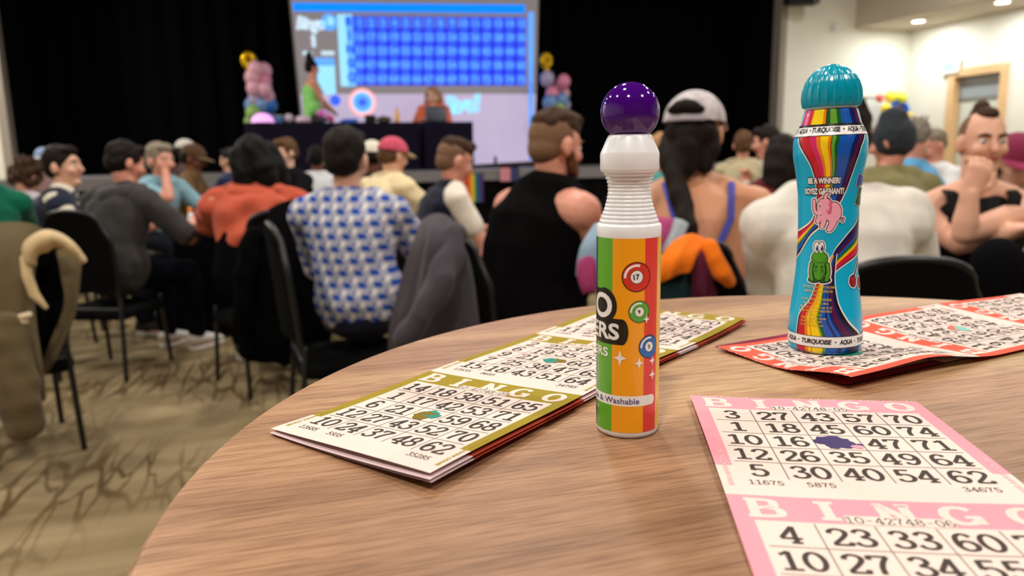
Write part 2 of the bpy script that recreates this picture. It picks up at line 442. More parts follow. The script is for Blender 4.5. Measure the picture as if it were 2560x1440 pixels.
bk.build('screen_frame', mat('screen border grey', (120, 112, 108), .7), scr, smooth=False)
for x in (.75, 3.6):
    ft = MB().span((x-cx, -.02, .02), (x-cx+.05, .03, .2)); ft.span((x-cx-.02, -.3, 0), (x-cx+.07, .3, .03)); ft.build('screen_foot', mat('stand black', (15, 15, 16), .5), scr, smooth=False)

# ------------------------------------------------------------------ lights of the hall, seen and added
def area(name, loc, size, power, col=(1, .86, .68), rot=(0, 0, 0), spread=180):
    l = bpy.data.lights.new(name, 'AREA'); l.shape = 'DISK'; l.size = size; l.energy = power; l.color = col; l.spread = math.radians(spread)
    o = bpy.data.objects.new(name, l); COL.objects.link(o); o.location = loc; o.rotation_euler = rot
    return o
WARM = (1, .90, .79); NEUT = (1, .95, .88)
for i, (x, y, p) in enumerate(((-3.2, 1.2, 90), (-.5, 1.3, 50), (4.8, 1.2, 90), (-3.2, 5.0, 85), (1.2, 4.6, 110), (5.2, 4.6, 95), (8.8, 5.0, 90), (-3.2, 8.6, 60), (1.5, 8.4, 55), (6.2, 8.6, 70), (9.3, 9.0, 80), (-1.3, -1.7, 150), (2.6, -2.0, 150), (-5.4, 11.4, 260))):
    area('unseen_lamp', (x, y, 5.36), .42, p, WARM if y < 3 else NEUT)  # unseen lamps; rear pair boosted as fill, last added to brighten far-left wall
SPOT = [(11.75, 12.05), (11.72, 10.25), (11.75, 7.6), (11.75, 5.2)]
ring_m = mat('downlight trim', (235, 235, 230), .4); glow = mat('downlight glow', (255, 244, 225), emit=14)
for i, (x, y) in enumerate(SPOT):
    e = empty('downlight', (x, y, 3.62), 0, ['round recessed downlight in the soffit nearest the far corner', 'round recessed downlight in the soffit above the doorway', 'round recessed downlight in the soffit near the top right corner', 'round recessed downlight in the soffit out past the right edge'][i], 'ceiling light', 'soffit downlights')
    MB().lathe([(.11, -.001), (.11, -.012), (.145, -.012), (.145, -.001)], 28, caps=(False, False)).build('trim_ring', ring_m, e)
    MB().lathe([(.11, -.004), (.0001, -.004)], 28, caps=(False, False)).build('diffuser', glow, e)
    area('soffit_lamp', (x, y, 3.59), .2, 36, (.94, .98, 1))
for x, y, z in ((11.95, 4.6, 3.59), (11.9, 12.3, 3.59)): pass
wd = bpy.data.worlds.new('world'); SC.world = wd; wd.use_nodes = True
wd.node_tree.nodes['Background'].inputs['Color'].default_value = (1, .9, .78, 1); wd.node_tree.nodes['Background'].inputs['Strength'].default_value = .02
SC.view_settings.view_transform = 'Standard'; SC.view_settings.look = 'None'; SC.view_settings.gamma = 1; SC.view_settings.exposure = 0
# ------------------------------------------------------------------ the near bar-height table
TC = V((.2624, .2049, 0)); TR = .314
def wood_mat():
    m = bpy.data.materials.new('weathered oak laminate'); m.use_nodes = True; nt = m.node_tree; N = nt.nodes; L = nt.links
    b = N['Principled BSDF']; b.inputs['Roughness'].default_value = .48; b.inputs['Specular IOR Level'].default_value = .35
    tc = N.new('ShaderNodeTexCoord')
    def noise_(sc, rz, scale, det, dist=0):
        k = N.new('ShaderNodeMapping'); k.inputs['Scale'].default_value = sc; k.inputs['Rotation'].default_value = (0, 0, math.radians(rz))
        n = N.new('ShaderNodeTexNoise'); n.inputs['Scale'].default_value = scale; n.inputs['Detail'].default_value = det; n.inputs['Distortion'].default_value = dist
        L.new(tc.outputs['Object'], k.inputs['Vector']); L.new(k.outputs['Vector'], n.inputs['Vector']); return n
    R = 14.5
    big = noise_((.9, 12, 1), R, 1.3, 6, .15)
    ramp = N.new('ShaderNodeValToRGB'); e = ramp.color_ramp.elements
    e[0].position = .32; e[0].color = lin((146, 112, 85))+(1,); e[1].position = .70; e[1].color = lin((186, 162, 122))+(1,)
    q = e.new(.45); q.color = lin((168, 130, 100))+(1,); q = e.new(.57); q.color = lin((190, 154, 118))+(1,)
    L.new(big.outputs['Fac'], ramp.inputs['Fac'])
    fine = noise_((15, 330, 1), R, 3.0, 5, .05)
    fr = N.new('ShaderNodeValToRGB'); f = fr.color_ramp.elements
    f[0].position = .38; f[0].color = (.52, .43, .35, 1); f[1].position = .53; f[1].color = (1.0, 1.0, 1.0, 1)
    L.new(fine.outputs['Fac'], fr.inputs['Fac'])
    mid = noise_((4, 110, 1), R, 2.4, 5, .1)
    mr = N.new('ShaderNodeValToRGB'); g = mr.color_ramp.elements
    g[0].position = .36; g[0].color = (.80, .75, .70, 1); g[1].position = .58; g[1].color = (1.06, 1.05, 1.03, 1)
    L.new(mid.outputs['Fac'], mr.inputs['Fac'])
    a = N.new('ShaderNodeMix'); a.data_type = 'RGBA'; a.blend_type = 'MULTIPLY'; a.inputs['Factor'].default_value = .72
    L.new(ramp.outputs['Color'], a.inputs['A']); L.new(fr.outputs['Color'], a.inputs['B'])
    c = N.new('ShaderNodeMix'); c.data_type = 'RGBA'; c.blend_type = 'MULTIPLY'; c.inputs['Factor'].default_value = .7
    L.new(a.outputs['Result'], c.inputs['A']); L.new(mr.outputs['Color'], c.inputs['B'])
    L.new(c.outputs['Result'], b.inputs['Base Color'])
    bp = N.new('ShaderNodeBump'); bp.inputs['Strength'].default_value = .25; bp.inputs['Distance'].default_value = .0006
    L.new(fine.outputs['Fac'], bp.inputs['Height']); L.new(bp.outputs['Normal'], b.inputs['Normal'])
    return m
tb = empty('bar_table', (TC.x, TC.y, 0), label='round bar-height table with weathered wood laminate top in the foreground', cat='table')
MB().lathe([(.0001, TZ-.028), (TR-.004, TZ-.028), (TR, TZ-.025), (TR, TZ-.002), (TR-.0018, TZ-.0003), (TR-.004, TZ), (.0001, TZ)], 160).build('tabletop', wood_mat(), tb, auto=30)
dk = mat('black powder coat', (14, 14, 15), .45)
MB().lathe([(.0001, .03), (.04, .03), (.038, .05), (.038, TZ-.04), (.0001, TZ-.04)], 28).build('column', dk, tb, auto=40)
MB().lathe([(.0001, 0), (.26, 0), (.26, .008), (.05, .03), (.0001, .03)], 48).build('base', dk, tb, auto=40)
mb = MB()
for k in range(4):
    a = k*PI/2; mb.box((.09*math.cos(a), .09*math.sin(a), TZ-.034), (.2, .03, .012), M=Matrix.Rotation(a, 3, 'Z'))
mb.build('bracket', dk, tb, smooth=False)

# ------------------------------------------------------------------ bingo sheets
SW, FH = .1016, .1006
paper = mat('newsprint paper', (224, 206, 198), .85, .2)
ink = mat('number ink', (70, 63, 60), .8, .1); hair = mat('grid ink', (120, 112, 106), .8, .1); small = mat('serial ink', (84, 76, 72), .8, .1)
def smooth(a, b, x):
    t = min(1, max(0, (x-a)/(b-a))); return t*t*(3-2*t)
def blob(P, cx, cy, r, m, l, seed, sx=1.2, rough=.25):
    rd = random.Random(seed); n = 30; ph = [rd.uniform(0, 6.28) for _ in range(6)]
    Q = []
    for i in range(n):
        a = 2*PI*i/n; k = 1+rough*(.5*math.sin(2*a+ph[0])+.35*math.sin(3*a+ph[1])+.3*math.sin(7*a+ph[2])+.25*math.sin(11*a+ph[3]))
        Q.append((cx+r*sx*k*math.cos(a), cy+r*k*math.sin(a)))
    P.add([(cx, cy)]+Q, [(0, i+1, (i+1) % n+1) for i in range(n)], m, l)
LAST = .1000
def card_faces(P, faces, tiny):
    """faces: dict(rows, code, serials, blots)"""
    xs = [0, .0031, .0062]+[.0062+(SW-.0124)*k/20 for k in range(1, 20)]+[SW-.0062, SW-.0031, SW]
    for k, F in enumerate(faces):
        y0 = -k*FH
        ys = [0, -.0055, -.011, -.0165]+[-.0165-(.0615)*i/14 for i in range(1, 15)]+[-.0815, -.085, -.0915, -.0955, -(FH if k < len(faces)-1 else LAST)]
        for j in range(len(ys)-1):
            for i in range(len(xs)-1):
                side = xs[i] < .0062-1e-6 or xs[i] >= SW-.0062-1e-6
                band = j < 3 or (side and ys[j] > -.0775)
                P.add([(xs[i], y0+ys[j]), (xs[i+1], y0+ys[j]), (xs[i+1], y0+ys[j+1]), (xs[i], y0+ys[j+1])], [(0, 1, 2, 3)], 1 if band else 0, 0)
        if k == 0:
            for i in range(60):      # torn perforation along the top edge
                a = i*SW/60; P.add([(a, 0), (a+SW/60, 0), (a+SW/120, .0004+.0007*random.random())], [(0, 1, 2)], 0 if random.random() < .5 else 1, 0)
        cw = (SW-.0124)/5
        for ch, cx in zip('BINGO', (.0102, .0315, .0508, .0702, .0905)):
            glyphs(P, ch, cx, y0-.0145, .0120, 0, 2, .24, .16, .8, sx=1.15, table=LETTER)
        P.rect(.0345, y0-.0166, .0665, y0-.0112, 0, 3, 8, 1)
        glyphs(P, F['code'], .0505, y0-.0160, .0041, 4, 4, .11, .09, .66, sx=1.1)
        for i in range(1, 5):
            x = .0062+cw*i; P.rect(x-.00022, y0-.0875, x+.00022, y0-.0172, 3, 2, 1, 18)
        for j in range(1, 5):
            y = y0-.0172-.0142*j; P.rect(.0075, y-.0002, SW-.0075, y+.0002, 3, 2, 24, 1)
        for j, row in enumerate(F['rows']):
            for i, n in enumerate(row):
                if n == '*': continue
                glyphs(P, str(n), .0062+cw*(i+.5), y0-.0172-.0142*j-.0122, .0100, 2, 3, .150, .105, .63, sx=1.12)
        for x, t in zip((.0155, .034, .086), F['serials']):
            glyphs(P, t, x, y0-.0925, .0034, 4, 2, .13, .11, .66, sx=1.1)
        for x, al, r in ((.0042, 'l', PI/2), (SW-.0020, 'l', PI/2)):
            P.text(tiny, x, y0-.094, .0018, 5, 3, w=.030, rot=r, bold=.03)
        for (m, r, sx, dx, dy, sd) in F.get('blots', []):
            blob(P, SW/2+dx, y0-.0172-.0142*2.5+dy, r, m, 5+.3*(sd % 3), sd, sx)
def sheet(name, parent, faces, band, tiny_col, warp, dz, blots, tiny='BINGO INNOVATION, INC', off=(0, 0), sx=1.0, skew=0, taper=0):
    P = Print(); card_faces(P, faces, tiny)
    return P.build(name, [paper, band, ink, hair, small, tiny_col]+blots, lambda x, y, l: (x*(sx+(1.0-sx)*taper*(1-smooth(0, .19, -y)))+off[0], y+off[1]-skew*smooth(.2, .3, -y)*x/SW, dz+warp(x, -y)+l*.00004), parent, maxlen=.007)
def plain_sheet(name, parent, n, band, warp, dz, off, pm, sx=1.0, skew=0, taper=0):
    """an underlying sheet of the pad: paper, coloured side bands and headers, numbers on its edge columns"""
    P = Print(); nx, ny = 26, 26*n
    for j in range(ny):
        for i in range(nx):
            v = (j % 26)/26; u = i/26
            bnd = v < .15 or ((u < .06 or u > .92) and v < .75)
            TL = FH*(n-1)+LAST; P.rect(SW*i/nx, -TL*(j+1)/ny, SW*(i+1)/nx, -TL*j/ny, 1 if bnd else 0, 0)
    for k in range(n):
        for j, t in enumerate(('10', '6', '13', '9', '15')):
            glyphs(P, t, .015, -k*FH-.0172-.0142*j-.0122, .0102, 2, 3, .165, .115, .63, sx=1.12)
            glyphs(P, str(75-3*j-k), .0865, -k*FH-.0172-.0142*j-.0122, .0102, 2, 3, .165, .115, .63, sx=1.12)
    return P.build(name, [pm, band, ink], lambda x, y, l: (x*(sx+(1.0-sx)*taper*(1-smooth(0, .19, -y)))+off[0], y+off[1]-skew*smooth(.2, .3, -y)*x/SW, dz+warp(x, -y)+l*.00004), parent, maxlen=.008)
olive = mat('olive print', (150, 132, 40), .8, .15); oliveT = mat('olive fine print', (176, 156, 70), .8, .1)
pinkB = mat('pink print', (238, 152, 166), .8, .15); pinkT = mat('pink fine print', (250, 190, 194), .8, .1)
redB = mat('red print', (222, 92, 72), .8, .15); redT = mat('red fine print', (240, 160, 140), .8, .1)
rust = mat('rust print', (170, 62, 44), .8, .15); plum = mat('plum print', (128, 36, 62), .8, .15); mauve = mat('mauve paper', (214, 192, 196), .85, .15)
teal = mat('turquoise dab ink', (24, 132, 116), .5, .3); tealT = mat('turquoise stain', (120, 186, 172), .7); oliv = mat('olive free space print', (122, 104, 30), .7, .1); purp = mat('purple dab ink', (48, 22, 92), .5, .3); redF = mat('red free space print', (206, 92, 76), .7)
def pad(name, tl, u, label):
    return empty(name, (tl[0], tl[1], TZ), math.atan2(u[1], u[0]), label, 'bingo card')
# olive strip
pd = pad('bingo_card', (.2215, .4975), (.619, -.785), 'olive-bordered strip of three bingo cards with turquoise dabs lying left of the purple dauber')
OL = [dict(rows=[[9, 16, 34, 54, 70], [6, 19, 44, 53, 62], [2, 27, '*', 48, 75], [1, 25, 41, 57, 74], [11, 21, 40, 58, 61]], code='10-42748-09', serials=('11645', '5885', '34485'), blots=[(6, .0045, 1.3, 0, 0, 3)]),
      dict(rows=[[2, 22, 37, 55, 63], [6, 19, 35, 59, 71], [9, 21, '*', 60, 70], [7, 25, 38, 47, 65], [15, 18, 43, 51, 64]], code='10-42748-08', serials=('11635', '8685', '34785'), blots=[(7, .0052, 1.2, .001, -.0005, 4), (6, .0040, 1.3, -.0015, -.001, 5), (7, .0016, 1.5, .003, .0015, 8)]),
      dict(rows=[[14, 18, 38, 51, 65], [1, 17, 42, 53, 71], [6, 21, '*', 59, 68], [12, 27, 43, 52, 70], [10, 24, 37, 48, 62]], code='10-42748-07', serials=('11685', '5935', '35285'), blots=[(7, .0052, 1.1, -.001, -.001, 6), (6, .0044, 1.25, .0012, .001, 9), (7, .0013, 1.6, -.0005, .0006, 11), (7, .0008, 1.4, .002, .0022, 14)])]
def w_ol(x, v):
    return (.0020+.0022*smooth(.05, .3, v))*(x/SW)**1.5+.0004*math.sin(v*42+x*20)+.0004*smooth(.27, .30, v)*(1-x/SW)+.0006*math.sin(PI*x/SW)*smooth(.25, .3, v)+.0004
sheet('sheet', pd, OL, olive, oliveT, w_ol, .0016, [teal, oliv], sx=.906, skew=.004, taper=.9)
plain_sheet('under_sheet', pd, 3, rust, lambda x, v: w_ol(x, v)*.90-.0010*math.sin(PI*x/SW)*smooth(.22, .3, v)-.0004, .0010, (.0012, -.0016), mauve, .906, .004, .9)
plain_sheet('under_sheet', pd, 3, rust, lambda x, v: w_ol(x, v)*.80-.0010*math.sin(PI*x/SW)*smooth(.22, .3, v)-.0003, .0003, (.0016, -.0012), mauve, .906, .004, .9)
# pink strip
pd = pad('bingo_card', (.1702, .2919), (.918, -.396), 'pink-bordered strip of bingo cards with a purple dab in the lower right corner')
PK = [dict(rows=[[3, 27, 43, 57, 70], [1, 18, 45, 60, 74], [10, 16, '*', 47, 71], [12, 26, 35, 49, 64], [5, 30, 40, 54, 62]], code='10-42748-05', serials=('11675', '5875', '34675'), blots=[(6, .0057, 1.3, -.0008, .0004, 12), (6, .0025, 1.3, -.002, -.0036, 15), (6, .0011, 1.5, .0075, -.002, 18), (7, .0014, 1.8, .0062, -.0040, 19)]),
      dict(rows=[[4, 23, 33, 60, 72], [10, 27, 34, 55, 66], [2, 19, '*', 51, 75], [14, 30, 44, 48, 69], [8, 21, 38, 57, 61]], code='10-42748-06', serials=('11625', '5825', '34625'), blots=[(6, .0055, 1.2, 0, .0010, 21), (6, .0018, 1.2, .003, .0075, 22)]),
      dict(rows=[[5, 17, 31, 46, 73], [9, 26, 36, 50, 63], [13, 24, '*', 59, 70], [1, 18, 42, 52, 68], [7, 29, 40, 47, 64]], code='10-42748-04', serials=('11655', '5855', '34655'), blots=[(6, .0055, 1.2, 0, .0006, 24)])]
w_pk = lambda x, v: .0006+.0007*math.sin(v*24+.6)+.0006*(1-smooth(0, .03, x))*(1-smooth(.05, .2, v))+.0006*smooth(.06, .1, x)*smooth(.02, .12, v)
sheet('sheet', pd, PK, pinkB, pinkT, w_pk, .0006, [purp, mat('pink stain', (226, 150, 170), .7)], sx=.975)
# red strip, turned sideways
pd = pad('bingo_card', (.2464, .2764), (-.188, .982), 'red-bordered bingo strip turned sideways under the turquoise bottle')
RD = [dict(rows=[[15, 29, 32, 50, 62], [6, 28, 31, 55, 75], [9, 16, '*', 53, 67], [2, 24, 45, 36, 71], [12, 19, 43, 57, 66]], code='10-42748-03', serials=('11695', '5895', '34695'), blots=[(6, .0082, 1.1, .0005, .0002, 31)]),
      dict(rows=[[11, 29, 43, 48, 73], [9, 23, 34, 53, 62], [14, 16, '*', 54, 65], [3, 20, 38, 46, 64], [7, 27, 42, 49, 66]], code='10-42748-02', serials=('11615', '5815', '34615'), blots=[(7, .0048, 1.3, .001, .001, 33), (8, .0040, 1.5, -.002, -.001, 34)]),
      dict(rows=[[10, 22, 41, 59, 72], [4, 18, 35, 47, 69], [8, 26, '*', 52, 61], [1, 30, 44, 60, 70], [13, 21, 39, 51, 68]], code='10-42748-01', serials=('11605', '5805', '34605'), blots=[(7, .0045, 1.2, 0, 0, 36)])]
def w_rd(x, v):
    near = 1-smooth(0, .055, x)
    return near*(.0066-.0056*smooth(.05, .12, v)+.0016*math.exp(-((v-.06)/.03)**2))+.0050*smooth(.075, .13, v)*(x/SW)**1.2*(1-.5*smooth(.2, .3, v))+.0012*math.exp(-((v-.0)/.02)**2)*smooth(.06, .1, x)+.0003
sheet('sheet', pd, RD, redB, redT, w_rd, .0009, [teal, redF, tealT], sx=.885)
plain_sheet('under_sheet', pd, 3, plum, lambda x, v: .0001+.0006*(1-smooth(0, .03, x)), .0004, (.0075, -.0050), mauve, .885)
# ------------------------------------------------------------------ purple dauber
def face_cam(x, y): return -math.atan2(x, y)
plw = mat('white plastic', (244, 248, 255), .3, .5, coat=.1)
pb = (.1273, .2685)
bt = empty('bingo_dauber', (pb[0], pb[1], TZ), face_cam(*pb), 'slim white bingo dauber with round purple cap and orange and green label', 'ink dauber')
R0 = .01275
prof = [(.0001, .0004), (.0100, .0004), (.0112, 0), (.0122, .0006), (.01265, .0018), (.01265, .0806), (.0127, .081), (R0, .0818), (R0, .0848), (.0124, .0856), (.0118, .0858)]
z = .0858
nk = [(.0858, .0119), (.0885, .0108), (.0915, .0097), (.0945, .0089), (.0975, .0084), (.1000, .0083), (.1025, .0088), (.1045, .0096), (.1058, .0101)]
for k in range(13):
    a = .0860+k*.00153; r = interp(nk, a+.0007)
    prof += [(r-.00015, a), (r+.0001, a+.0003), (r+.00013, a+.0008), (r-.00008, a+.00118), (r-.00018, a+.00145)]
prof += [(.0096, .1062), (.0001, .1062)]
MB().lathe(prof, 72).build('bottle_body', plw, bt)
MB().lathe([(.0001, .1056), (.0104, .1056), (.0112, .1060), (.01145, .1068), (.01145, .1126), (.0112, .1134), (.0088, .1188), (.0083, .1197), (.0078, .12), (.0001, .12)], 64).build('collar', plw, bt)
ball = [(.01134*math.cos(math.radians(a)), .1285+.01134*math.sin(math.radians(a))) for a in range(-50, 90, 4)]+[(.0001, .13984)]
MB().lathe([(.0001, .1198)]+ball, 64).build('cap', mat('glossy purple cap', (66, 6, 118), .07, .55), bt)
def on_cyl(r):
    return lambda x, y, l: ((r+l*.00003)*math.sin(x/r), -(r+l*.00003)*math.cos(x/r), y)
K = R0*PI/180          # metres of wrap per degree
C0, C1, C2, C3, C4, C5, C6, C7, C8, C9, C10 = [mat('label '+n, c, .34, .45, coat=.35) for n, c in (('navy', (34, 36, 120)), ('green', (96, 176, 40)), ('orange', (252, 168, 10)), ('red', (230, 64, 60)), ('yellow', (246, 196, 70)), ('white', (246, 246, 246)), ('black', (10, 10, 10)), ('ball red', (214, 52, 38)), ('ball green', (88, 172, 60)), ('ball blue', (24, 112, 196)), ('indigo ink', (84, 80, 150)))]
P = Print()
for a, b, m in ((-180, -120, 3), (-120, -71.5, 0), (-71.5, -28.5, 1), (-28.5, 29.5, 2), (29.5, 61, 3), (61, 110, 4), (110, 180, 1)):
    P.rect(a*K, .0028, b*K, .0807, m, 0, max(4, int((b-a)/3)), 6)
for w in (-128,):
    pass
def outlined(t, xr, y, h, grow, w=None):
    P.text(t, xr*K, y, h, 6, 3, align='r', bold=.0, w=w)
# lettering with its black surround
P.text('BINGO', -28.5*K, .0495, .0098, 5, 5, align='r', bold=.028, w=.042)
P.stroke([(-165*K, .0542), (-45*K, .0542)], .0128, 6, 3); P.ell(-46.5*K, .0542, .0060, .0070, 6, 3, 32)
P.text('DAUBERS', -15.0*K, .0410, .0064, 5, 5, align='r', bold=.03, w=.0435)
P.stroke([(-170*K, .0440), (-10*K, .0440)], .0104, 6, 3); P.ell(-10.5*K, .0440, .0026, .0052, 6, 3, 24); P.rect(-60*K, .044, -35*K, .050, 6, 3, 8, 2)
P.text('MARKERS', -36.5*K, .0337, .0036, 5, 5, align='r', bold=.025, w=.026)
P.stroke([(-150*K, .0160), (46*K, .0160)], .0042, 5, 3); P.ell(46.5*K, .0160, .0020, .0021, 5, 3, 20)
P.text('Safe & Washable', 22*K, .01490, .0024, 10, 5, align='r', bold=.012, w=.0245)
P.text('Contents 45 ml', -62*K, .0112, .0014, 5, 4, align='r')
for cx, cy, r, m, t, tilt in ((14.6, .0659, .0056, 7, '17', .35), (20.2, .0522, .0042, 8, '9', .6), (40.3, .0379, .0045, 9, '3', .5)):
    P.ell(cx*K, cy, r*1.04, r*1.05, 6, 3, 36); P.ell(cx*K, cy, r*.97, r*.98, m, 4, 36)
    P.stroke([(cx*K+r*.8*math.cos(a), cy+r*.8*math.sin(a)) for a in [1.3+.12*i for i in range(17)]], r*.16, 5, 5)
    P.ell(cx*K, cy, r*.46, r*.48, 6, 5, 28); P.ell(cx*K, cy, r*.42, r*.44, 5, 6, 28)
    P.text(t, cx*K, cy-r*.16, r*.36, 6, 7, align='c', bold=.04, rot=tilt*.4)
def star(cx, cy, r, l=6):
    Q = []
    for i in range(16):
        a = PI*i/8; k = (1, .40, .24, .40)[i % 4] if i % 4 else 1
        k = {0: 1, 1: .46, 2: .36, 3: .46}[i % 4]; Q.append((cx*K+r*.8*k*math.cos(a), cy+r*k*math.sin(a)))
    P.add([(cx*K, cy)]+Q, [(0, i+1, (i+1) % 16+1) for i in range(16)], 5, l)
star(-13.4, .0336, .0033); star(20.5, .0316, .0024); star(48.5, .0319, .0021); star(48.8, .0262, .0023); star(33.5, .0491, .0018, 9)
P.build('label', [C0, C1, C2, C3, C4, C5, C6, C7, C8, C9, C10], on_cyl(R0), bt, maxlen=.0016)

# ------------------------------------------------------------------ turquoise dauber
tbp = (.2877, .3461)
bt = empty('bingo_dauber', (tbp[0], tbp[1], TZ+.0014), face_cam(*tbp), 'curvy turquoise bingo dauber bottle with fluted cap and rainbow label', 'ink dauber')
bt.rotation_euler = (0, math.radians(-1.45), face_cam(*tbp))
TP = [(.0001, .0005), (.0165, .0005), (.0185, 0), (.0203, .0010), (.0209, .0028), (.0211, .006), (.0211, .0100), (.0208, .0202), (.0192, .0304), (.0180, .0408), (.0174, .0478), (.0170, .0553), (.0168, .0616), (.0168, .0684), (.0169, .0755), (.0173, .0879), (.0184, .0972), (.01945, .1034), (.0202, .1070), (.0206, .1098), (.0206, .1156), (.0201, .1186), (.0170, .1246), (.0151, .1312), (.0145, .1330), (.0138, .1340), (.0001, .1340)]
TP = [(r*.935, z) for r, z in TP]
tz = [p[1] for p in TP[2:-1]]; tr = [p[0] for p in TP[2:-1]]
def rad_t(z): return float(np.interp(z, tz, tr))
fine_prof = [(.0001, .0005), (.0165, .0005)]+[(rad_t(k*.001+.0001)-.00012, k*.001+.0001) for k in range(0, 134)]+[(.0001, .1340)]
shrink = dict(rough=.3, spec=.4, coat=.22)
TM = [mat('film '+n, c, **shrink) for n, c in (('cyan', (0, 178, 226)), ('white', (244, 246, 248)), ('black', (12, 12, 20)), ('magenta', (214, 30, 110)), ('crimson', (196, 16, 44)), ('orange', (242, 132, 16)), ('yellow', (252, 222, 6)), ('dark green', (16, 92, 40)), ('light green', (100, 168, 50)), ('blue', (10, 92, 196)), ('navy', (20, 28, 96)), ('purple', (84, 16, 74)), ('pink', (248, 176, 204)), ('rose', (226, 104, 150)), ('frog green', (78, 160, 36)), ('frog shade', (24, 84, 28)), ('gold', (206, 178, 70)), ('cherry', (150, 22, 34)), ('grey blue', (58, 84, 176)))]
CY, WH, BK, MG, CR, OR, YE, DG, LG, BL, NV, PU, PI_, RO, FG, FS, GO, CH, GB = range(19)
MB().lathe(fine_prof, 72).build('bottle_body', TM[CY], bt)
MB().lathe([(.0001, .1336), (.0129, .1336), (.0129, .1352), (.0001, .1352)], 48).build('neck_ring', mat('white neck ring', (232, 238, 240), .35), bt)
# fluted cap
cp = [(.0001, .1344), (.0130, .1344), (.0142, .1347), (.0146, .1358), (.0149, .1375), (.0151, .1395), (.0149, .1425), (.0145, .1447), (.0135, .1477), (.0116, .1511), (.0098, .1530), (.0079, .1546), (.0054, .1561), (.0029, .1570), (.0008, .1574), (.0001, .1574)]
cp = [(r*.985, z) for r, z in cp]
mb = MB(); n = 22*12; R = []
for r, z in cp:
    am = .050*min(1, max(0, (r-.002)/.006)) if z > .1346 else 0
    R.append([V((r*(1+am*(.5+.5*math.cos(22*2*PI*j/n))**4)*math.cos(2*PI*j/n), r*(1+am*(.5+.5*math.cos(22*2*PI*j/n))**4)*math.sin(2*PI*j/n), z)) for j in range(n)])
Rf = []
for i in range(len(R)-1):
    for k in range(3): Rf.append([a.lerp(b, k/3) for a, b in zip(R[i], R[i+1])])
Rf.append(R[-1]); mb.rings(Rf).build('cap', mat('glossy turquoise cap', (0, 152, 182), .2, .42, coat=.1), bt)
P = Print(); D = 1.0     # x in degrees here, y in millimetres
def on_bottle(x, y, l):
    r = rad_t(y/1000)+l*.000028; a = math.radians(x); return (r*math.sin(a), -r*math.cos(a), y/1000)
def stripes(Lc, Rc, spec, l, n=28):
    """fill between two edge curves with stripes; spec = [(fraction, material)...]"""
    def res(C):
        S = cat_spline(C, 8); d = [0]
        for i in range(1, len(S)): d.append(d[-1]+math.hypot((S[i][0]-S[i-1][0])*.33, S[i][1]-S[i-1][1]))
        return [(float(np.interp(d[-1]*k/n, d, [s[0] for s in S])), float(np.interp(d[-1]*k/n, d, [s[1] for s in S]))) for k in range(n+1)]
    A, B = res(Lc), res(Rc); f0 = 0
    for f1, m in spec:
        sub = max(1, int((f1-f0)*12)); vs = []
        for k in range(n+1):
            for j in range(sub+1):
                t = f0+(f1-f0)*j/sub; vs.append((A[k][0]+(B[k][0]-A[k][0])*t, A[k][1]+(B[k][1]-A[k][1])*t))
        fs = [(k*(sub+1)+j, k*(sub+1)+j+1, (k+1)*(sub+1)+j+1, (k+1)*(sub+1)+j) for k in range(n) for j in range(sub)]
        P.add(vs, fs, m, l); f0 = f1
    return A, B
def edge(Q, grow, m, l): P.stroke(Q, grow, m, l)
RB = [(.16, MG), (.20, CR), (.225, OR), (.385, YE), (.425, OR), (.435, BK), (.485, DG), (.575, LG), (.635, DG), (.70, BL), (.715, GB), (.79, BL), (.89, NV), (.985, PU), (1, BK)]
RB2 = [(.03, BK), (.16, CR), (.21, CR), (.30, MG), (.36, OR), (.46, YE), (.50, OR), (.51, BK), (.56, LG), (.61, DG), (.72, BL), (.74, GB), (.82, BL), (.90, NV), (.97, PU), (1, BK)]
# shoulder band of stripes
stripes([(-64, 133.2), (-66, 129), (-69, 125)], [(66, 133.2), (69, 129), (73, 125)], RB, 1, 8)
for s in (-1, 1): edge([(s*66.5, 133), (s*68.5, 129), (s*72, 125)], 2.2, WH, 2)
def crv(C): return cat_spline(C, 6)
L1 = [(-58, 119.6), (-55, 117.5), (-50, 114.3), (-39, 109.5), (-30, 104.2), (-24.3, 98.2), (-21, 93), (-20.6, 85.2), (-24, 78), (-34, 73), (-58, 69.2), (-80, 67.5)]
R1 = [(64, 119.6), (57, 116), (50.5, 112.5), (45.5, 107), (41, 101.2), (35, 94.4), (29, 89.1), (18.6, 83), (5.7, 77.6), (-13.4, 71.2), (-34, 66), (-59, 56.5)]
R1 += [(-80, 52)]
A, B = stripes(L1, R1, RB2, 1, 40)
edge(A, 1.7, BK, 2); edge(B, 1.7, BK, 2)
edge([(x-1.2, y-.15) for x, y in A], 1.1, WH, 3); edge([(x+1.4, y-.25) for x, y in B], 1.1, WH, 3)
# lower ribbon: from the right edge to the fold, then down
U2 = [(88, 78), (62.8, 71.4), (41.4, 66.5), (26, 61.8), (16, 58.2), (9, 53.5)]
L2 = [(90, 58), (67.3, 54.6), (42.2, 51.6), (28, 49.3), (20, 47.6), (16, 46.4)]
A, B = stripes(U2, L2, [(.06, BK), (.22, NV), (.36, PU), (.46, BL), (.56, DG), (.62, LG), (.68, YE), (.74, OR), (.86, CR), (.92, MG), (.97, CR), (1, BK)], 1, 20)
edge(A, 1.2, BK, 2); edge([(x-.8, y+.4) for x, y in A], .8, WH, 3); edge(B, 1.0, BK, 2); edge([(x+.3, y-.5) for x, y in B], .7, WH, 3)
U3 = [(9.5, 55), (3, 51), (-6, 47.5), (-15.2, 40.4), (-25, 31), (-37, 25.5), (-43.6, 21.4), (-46, 15), (-46.5, 10.6)]
L3 = [(17.5, 56), (15.5, 48), (14.5, 42.2), (16.5, 35.6), (21.9, 27.7), (34.7, 19.6), (48, 15), (58, 12.3), (62, 10.6)]
